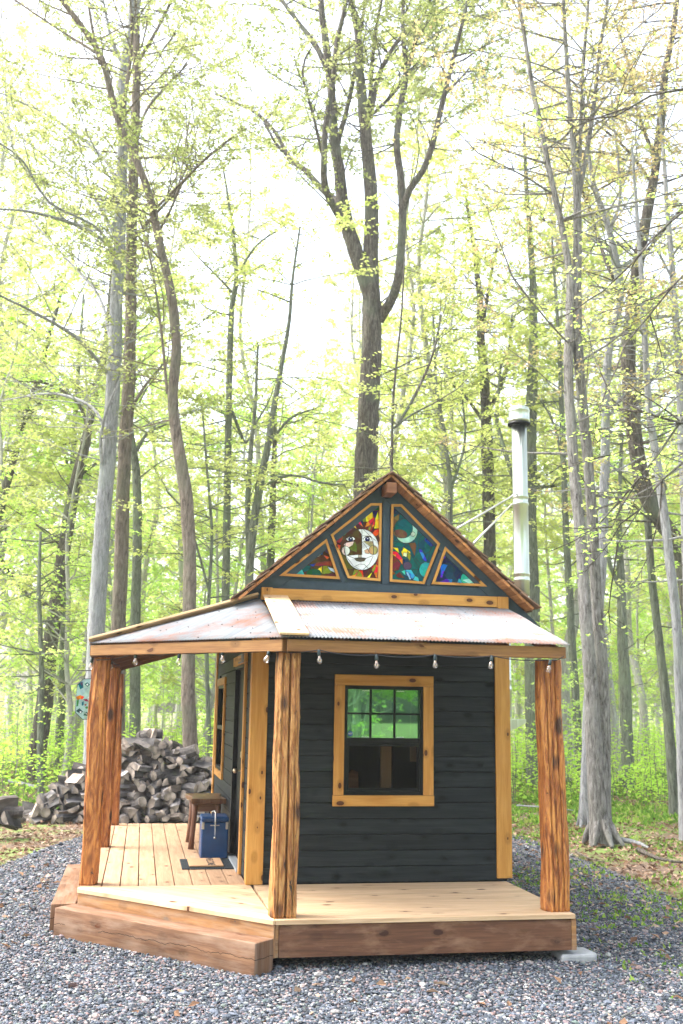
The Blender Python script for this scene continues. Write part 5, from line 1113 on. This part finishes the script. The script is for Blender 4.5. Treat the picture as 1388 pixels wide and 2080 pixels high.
T('slender_tree', 'slender grey trunk crossing in front of the leaning dark trunk', 15.5,
  [(1386, 1620, 22), (1378, 1400, 21), (1370, 1250, 20), (1356, 1130, 20), (1346, 1040, 19), (1336, 974, 18), (1322, 880, 17), (1312, 800, 15), (1306, 680, 13), (1300, 560, 11), (1290, 420, 8), (1280, 300, 5)],
  [[(1312, 800, 6), (1340, 740, 5), (1388, 690, 4)], [(1306, 680, 6), (1270, 620, 5, -.3), (1230, 590, 4, -.6)]], 'bark_grey', 'leaf_y', 13, 40, (.8, 2), 4, (.055, .085), up=.05)
T('slender_tree', 'mossy slender trunk left of the grey trunk near the right edge', 19.5,
  [(1368, 1600, 22), (1358, 1450, 20), (1345, 1340, 18), (1328, 1200, 17), (1318, 1070, 15), (1305, 950, 13), (1298, 850, 11), (1310, 700, 8), (1330, 560, 5)], [[(1318, 1070, 8), (1335, 1000, 7), (1338, 900, 5)]], 'bark_moss', 'leaf_g', 14, 34, (1, 2.2), 3, (.07, .10), up=.05)
T('slender_tree', 'grey trunk running up the right edge of the view', 16.5,
  [(1412, 1620, 24), (1400, 1300, 22), (1390, 1050, 20), (1382, 900, 19), (1376, 760, 17), (1366, 620, 15), (1360, 520, 13), (1352, 420, 11), (1345, 300, 8), (1330, 180, 5)],
  [[(1362, 560, 6), (1330, 500, 5), (1300, 470, 4)], [(1376, 740, 6), (1340, 690, 5), (1290, 660, 4), (1240, 650, 3)]], 'bark_grey', 'leaf_y', 15, 44, (.8, 2.2), 3.4, (.055, .09), up=.05)
T('slender_tree', 'thin mottled trunk between the chimney and the twin trunk', 27,
  [(1178, 1560, 18), (1172, 1450, 17), (1163, 1329, 16), (1155, 1200, 15), (1147, 1070, 14), (1140, 880, 12), (1135, 740, 10), (1128, 600, 7), (1120, 480, 5)], [[(1147, 960, 7), (1125, 860, 5), (1090, 800, 4)]], 'bark_moss', 'leaf_y', 16, 52, (1, 2.6), 3, (.08, .12), up=.05)
T('leaning_dark_tree', 'dark blotchy trunk at the left leaning right, behind the woodpile', 28,
  [(76, 1540, 34), (90, 1430, 31), (103, 1313, 28), (116, 1223, 27), (128, 1133, 25), (141, 1046, 24), (155, 974, 22), (173, 902, 19), (195, 801, 16), (213, 718, 13), (222, 620, 9), (235, 500, 6)],
  [[(107, 1230, 10), (70, 1220, 9), (30, 1180, 7), (0, 1130, 6)], [(180, 880, 7), (160, 820, 6), (100, 780, 5), (20, 775, 4)], [(155, 974, 7), (190, 945, 6), (240, 930, 4)]], 'bark_dark', 'leaf_g', 17, 70, (1.4, 3.2), 3.6, (.09, .13), up=.05)
T('slender_tree', 'dark thin leaning trunk at the far left edge', 30,
  [(-60, 1540, 22), (-20, 1150, 18), (8, 1010, 16), (29, 934, 14), (47, 862, 13), (79, 772, 12), (100, 690, 9), (130, 580, 6)], [[(47, 862, 6), (90, 810, 5), (140, 790, 3)]], 'bark_dark', 'leaf_y', 18, 46, (1.2, 3), 5, (.09, .13), up=.1)
T('slender_tree', 'pale thin sapling trunk left of the leaning dark trunk', 24,
  [(84, 1620, 13), (82, 1500, 12), (85, 1350, 10), (80, 1200, 8), (83, 1080, 5)], [], 'bark_moss', 'leaf_g', 19, 30, (.8, 2), 1.2, (.07, .1), up=.05)
T('slender_tree', 'pale dead straight trunk far left with teal lichen', 34, [(120, 1540, 16), (135, 1200, 13), (146, 980, 11), (158, 800, 9), (166, 700, 7), (172, 600, 4)], [[(146, 980, 6), (120, 900, 5), (60, 850, 4)]], 'bark_moss', 'leaf_y', 20, 46, (1.2, 3), 4.5, (.09, .13), up=.05)
T('slender_tree', 'mottled mid grey trunk far right behind the shrubs', 26, [(1275, 1560, 26), (1270, 1400, 24), (1264, 1300, 22), (1262, 1200, 18), (1258, 1080, 13), (1262, 950, 8), (1270, 800, 5)], [[(1262, 1200, 10), (1240, 1150, 8), (1225, 1080, 6)]], 'bark_moss', 'leaf_g', 21, 44, (1, 2.6), 2.2, (.08, .11), up=.05)
T('slender_tree', 'narrow dark trunk under the leftmost hip of the main roof', 33, [(545, 1500, 20), (548, 1200, 17), (552, 1050, 14), (556, 900, 10), (560, 780, 6)], [], 'bark_dark', 'leaf_g', 22, 50, (1.4, 3.2), 2.6, (.09, .13), up=.05)
# slim saplings leafing just above the roof
T('sapling', 'thin upright sapling rising from behind the gable peak', 17, [(794, 1500, 7), (796, 950, 6), (800, 800, 5), (815, 650, 4), (822, 520, 3)], [[(800, 870, 5), (840, 840, 4), (880, 820, 3)], [(810, 860, 6), (845, 800, 6, .2), (880, 720, 5, .3), (897, 640, 4, .4)]], 'bark_dark', 'leaf_y', 23, 34, (.5, 1.5), 3.6, (.055, .085), up=.1)
T('sapling', 'thin sapling rising beside the big central maple', 22, [(905, 1500, 12), (915, 1050, 10), (905, 900, 8), (885, 780, 6), (880, 640, 4)], [[(915, 1000, 6), (945, 900, 5), (940, 800, 4)]], 'bark_moss', 'leaf_y', 24, 50, (.8, 2.2), 3.2, (.07, .11), up=.05)
T('sapling', 'young leafy tree between the curved trunk and the slim grey trunk', 23, [(425, 1540, 9), (420, 1300, 8), (430, 1100, 6), (420, 950, 5), (410, 820, 3)], [[(425, 1200, 5), (380, 1050, 4), (340, 1000, 3)]], 'bark_moss', 'leaf_y', 25, 46, (.8, 2.2), 2.0, (.07, .11), up=.05)
T('overhanging_tree', 'near tree outside the right edge whose thin dark branches with fresh leaves hang into view', 10.5,
  [(1560, 2100, 60), (1550, 1600, 54), (1540, 1000, 48), (1530, 600, 40), (1520, 200, 30)],
  [[(1540, 950, 16), (1450, 880, 8), (1388, 860, 6), (1310, 838, 5), (1240, 800, 3, .3)], [(1540, 800, 14), (1440, 810, 7), (1388, 850, 5), (1340, 920, 4), (1300, 970, 4), (1262, 1030, 3, .2), (1244, 1070, 2, .3)], [(1540, 900, 14), (1430, 915, 7), (1388, 940, 5), (1345, 975, 4), (1300, 1035, 3), (1255, 1105, 2, .2)],
   [(1525, 150, 14), (1440, 170, 8), (1388, 182, 6), (1320, 195, 5), (1250, 236, 4), (1195, 242, 3, .3)], [(1530, 380, 14), (1440, 400, 8), (1388, 430, 6), (1330, 482, 5), (1280, 540, 4), (1225, 592, 3, .3)], [(1530, 560, 12), (1440, 540, 7), (1388, 560, 5), (1320, 640, 4), (1270, 700, 3)]],
  'bark_dark', 'leaf_g', 77, 46, (.5, 1.4), 2.6, (.045, .075), side=3.2, up=.0, cluster=2)
# ---- forest: prototypes copied through the wood behind
def proto(kind, seed):
    rg = np.random.default_rng(seed); TV, TF, VL, FL, LP, LD = [], [], [], [], [], []
    H = {'tall': 24, 'mid': 12, 'low': 6.5, 'dense': 15}[kind] * rg.uniform(.88, 1.12); r0 = {'tall': .17, 'mid': .075, 'low': .03, 'dense': .12}[kind] * rg.uniform(.85, 1.2)
    n = 9; P = np.zeros((n, 3)); P[:, 2] = np.linspace(-.15, H, n); P[1:, :2] = np.cumsum(rg.normal(0, H * .013, (n - 1, 2)), 0); Rr = r0 * np.linspace(1.1, .12, n)
    P2, R2 = trunkmesh(TV, TF, P, Rr, .5, 8, .1, rg)
    nb, z0, bl, ls, cl = {'tall': (105, 6.5, (1.5, 3.8), (.10, .16), 3), 'mid': (75, 1.8, (1.0, 3.0), (.09, .14), 3), 'low': (46, .5, (.6, 1.9), (.08, .12), 3), 'dense': (120, 2.2, (1.4, 3.8), (.12, .18), 3)}[kind]
    ok = np.where(P2[:, 2] > z0)[0]; idx = rg.choice(ok, nb); a = rg.uniform(0, 2 * np.pi, nb)
    hf = (P2[idx, 2] - z0) / (H - z0); ln = rg.uniform(*bl, nb) * (1.15 - .65 * hf)
    twiggy(rg, P2[idx], np.stack([np.cos(a), np.sin(a), rg.normal(.42, .3, nb)], -1), ln, np.minimum(R2[idx] * .5, .025), VL, FL, LP, LD, None, 3.4, cluster=cl, flat=.38)
    bk = 'bark_far'; lm = {'tall': 'leaf_y', 'mid': ('leaf_y', 'leaf_g')[seed % 2], 'low': 'leaf_g', 'dense': ('leaf_y', 'leaf_g')[seed % 2]}[kind]
    return fastmesh('trunk', np.vstack(TV), cat_faces(TF), [M[bk]], smooth=True), leafmesh(rg, LP, LD, ls, M[lm], 'crown', VL=VL, FL=FL, bark=M[bk])
protos = {k: [proto(k, s) for s in ss] for k, ss in (('tall', (31, 32, 33)), ('mid', (41, 42, 43)), ('low', (51, 52)), ('dense', (61, 62, 63)))}
names = {'tall': ('forest_tree', 'tall thin forest tree with sparse high spring leaves, deep in the woods', 'tall thin trees deep in the woods'), 'mid': ('understory_tree', 'small understory tree with level sprays of pale green leaves in the woods', 'understory trees in the woods'),
         'low': ('woodland_shrub', 'waist high bright green shrub growing among the trunks', 'green shrubs among the trunks'), 'dense': ('leafy_tree', 'leafy pale green tree far back among the trunks', 'leafy trees far back in the woods')}
rg = random.Random(99)
def plant(kind, x, y, s=1.0, lab=None, grp=None):
    nm, lb, gr = names[kind]; tm, cm = rg.choice(protos[kind]); z = float(ground_z(np.array(x), np.array(y)))
    e = empty(nm, (x, y, z), lab or lb, 'shrub' if kind == 'low' else 'tree', grp or gr); e.rotation_euler.z = rg.uniform(0, 6.28); e.scale = (s,) * 3
    link('trunk', tm, e); link('crown', cm, e); return e
def scatter(kind, n, ya, yb, mind, s=(.85, 1.15), pts=[]):
    k = 0; tries = 0
    while k < n and tries < n * 30:
        tries += 1; y = ya + (yb - ya) * rg.random() ** .8; x = rg.uniform(-.16 * y - 3, .58 * y + 3)
        if any((x - a) ** 2 + (y - b) ** 2 < mind ** 2 for a, b in pts): continue
        if y < 24 and -3.5 < x < 5: continue
        pts.append((x, y)); plant(kind, x, y, rg.uniform(*s)); k += 1
scatter('tall', 18, 27, 42, 2.2); scatter('tall', 24, 34, 78, 2.0); scatter('dense', 30, 40, 85, 2.2, (.8, 1.1)); scatter('mid', 24, 25, 48, 2.0); scatter('low', 40, 20, 42, 1.2, (.45, .8))
for (x, y, k) in ((-7, -9, 'mid'), (-3, -12, 'dense'), (1.5, -14, 'dense'), (5.5, -9, 'mid'), (7, -15, 'dense'), (11, -9, 'dense'), (3.5, -19, 'dense'), (9, -22, 'dense'), (14, -16, 'dense'), (-9, -18, 'dense'), (5, -7.5, 'low'), (2, -9, 'low'), (9, -8, 'low'), (6.5, -11, 'dense'), (3.2, -10.5, 'mid'), (4.6, -16, 'dense'), (7.5, -19, 'dense')):
    plant(k, x, y, 1.0, 'leafy tree standing behind the viewer, mirrored in the cabin window', 'trees mirrored in the cabin window')
# undergrowth: countless small stems and leaves
n = 1500; ug = np.random.default_rng(12); LP, LD, VL, FL = [], [], [], []
yy = 21 + 34 * ug.random(n) ** 1.1; xx = ug.uniform(-.16, .6, n) * yy + ug.normal(0, 1, n); nvl = 0
m_ = ~((xx > -2.2) & (xx < 2.4) & (yy < 21.5)) & (vnoise(xx, yy, 3, 8) > .18)
for x, y in zip(xx[m_], yy[m_]):
    h = ug.uniform(.4, 2.0); z = GZ; top = np.array([x + ug.normal(0, .15), y + ug.normal(0, .15), z + h]); b = np.array([x, y, z]); V, F = tube(np.array([b, (b + top) / 2 + ug.normal(0, .04, 3), top]), [.008, .006, .003], 3); FL.append(F + nvl); nvl += len(V); VL.append(V)
    k = int(18 + 40 * ug.random()); t = ug.random(k) ** .6; c = b + (top - b) * t[:, None] + ug.normal(0, .26 * (1.1 - t)[:, None] + .05, (k, 3)) * [1, 1, .35]; c[:, 2] = np.maximum(c[:, 2], z + .08)
    LP.append(c); a = ug.uniform(0, 6.28, k); LD.append(np.stack([np.cos(a), np.sin(a), ug.normal(-.1, .3, k)], -1))
tag(link('undergrowth', leafmesh(ug, LP, LD, (.07, .13), M['leaf_s'], 'undergrowth', VL=VL, FL=FL, bark=M['bark_moss'])), 'bright green undergrowth filling the wood between the trunks', 'undergrowth', kind='stuff')
# the far wood that closes the view
n = 60000; fy = ug.uniform(88, 120, n); fx = ug.uniform(-.3, .75, n) * fy; fz = GZ + ug.random(n) ** 1.5 * 24
ok = (vnoise(fx + fz * .4, fz * 1.3, 3.2, 2) * .6 + vnoise(fx, fz, 1.1, 6) * .4) > .38 + .34 * np.clip(fz / 24, 0, 1) ; fx, fy, fz = fx[ok], fy[ok], fz[ok]; n = len(fx)
a = ug.uniform(0, 6.28, n); VL, FL, nv = [], [], 0
for k in range(110):
    y = ug.uniform(86, 118); x = ug.uniform(-.3, .75) * y; P = np.array([[x, y, GZ], [x + ug.normal(0, .4), y, 10], [x + ug.normal(0, .9), y, 21]]); V, F = tube(P, [.2, .14, .05], 5); FL.append(F + nv); nv += len(V); VL.append(V)
me = leafmesh(ug, [np.stack([fx, fy, fz], -1)], [np.stack([np.cos(a), np.sin(a), ug.normal(0, .3, n)], -1)], (.28, .5), M['leaf_g'], 'far_woods', VL=VL, FL=FL, bark=M['bark_far'])
tag(link('far_woods', me), 'far off pale woods closing the view between the trunks', 'woods', kind='stuff')
# fallen sticks and dead wood at the foot of the twin trunk
def stick(pts, rad, label, mat='bark_brown', Yg=None):
    P = np.array([on(p[0], p[1], (0, 0, 1), GZ + .03 + (p[2] if len(p) > 2 else 0)) for p in pts]); V, F = tube(*resample(P, np.linspace(rad, rad * .4, len(P)), .12), 7, np.random.default_rng(len(label)), .2)
    tag(link('fallen_branch', fastmesh('fallen_branch', V, F, [M[mat]], smooth=True)), label, 'branch')
stick([(1262, 1706, .05), (1300, 1714, .03), (1318, 1722)], .04, 'short bleached branch lying right of the twin trunk roots', 'bark_grey')
stick([(1295, 1725), (1340, 1745, .02), (1388, 1752)], .03, 'dark fallen branch lying towards the right edge of the clearing', 'bark_dark')
stick([(1170, 1730), (1200, 1745), (1235, 1752)], .015, 'thin twig on the ground left of the twin trunk roots')
stick([(1262, 2066), (1290, 2052), (1312, 2040)], .006, 'dry straw coloured twig on the near gravel', 'bark_twin')
stick([(20, 1586, .05), (90, 1600, .05), (160, 1592, .1)], .05, 'bleached fallen branch beyond the woodpile', 'bark_grey')
stick([(1050, 1636, .1), (1110, 1640, .1), (1165, 1646, .06)], .018, 'bleached fallen branch behind the right porch post', 'bark_grey')
# ================================================================== HAZE (thin volume added to lighten the distant trees)
HAZE = 0.0009
if HAZE:
    mb = MB(); mb.box(-95, 125, -45, 126, -1.6, 34); N = NT('haze'); v = N.n('ShaderNodeVolumePrincipled'); v.inputs['Color'].default_value = (.94, .97, 1, 1); v.inputs['Density'].default_value = HAZE; v.inputs['Anisotropy'].default_value = .3; N.l(v.outputs[0], N.out.inputs['Volume'])
    hz = mb.build('haze', N.m); tag(hz, 'thin pale haze added to lighten the distant woods', 'haze', kind='stuff')
print('logs', nlog)
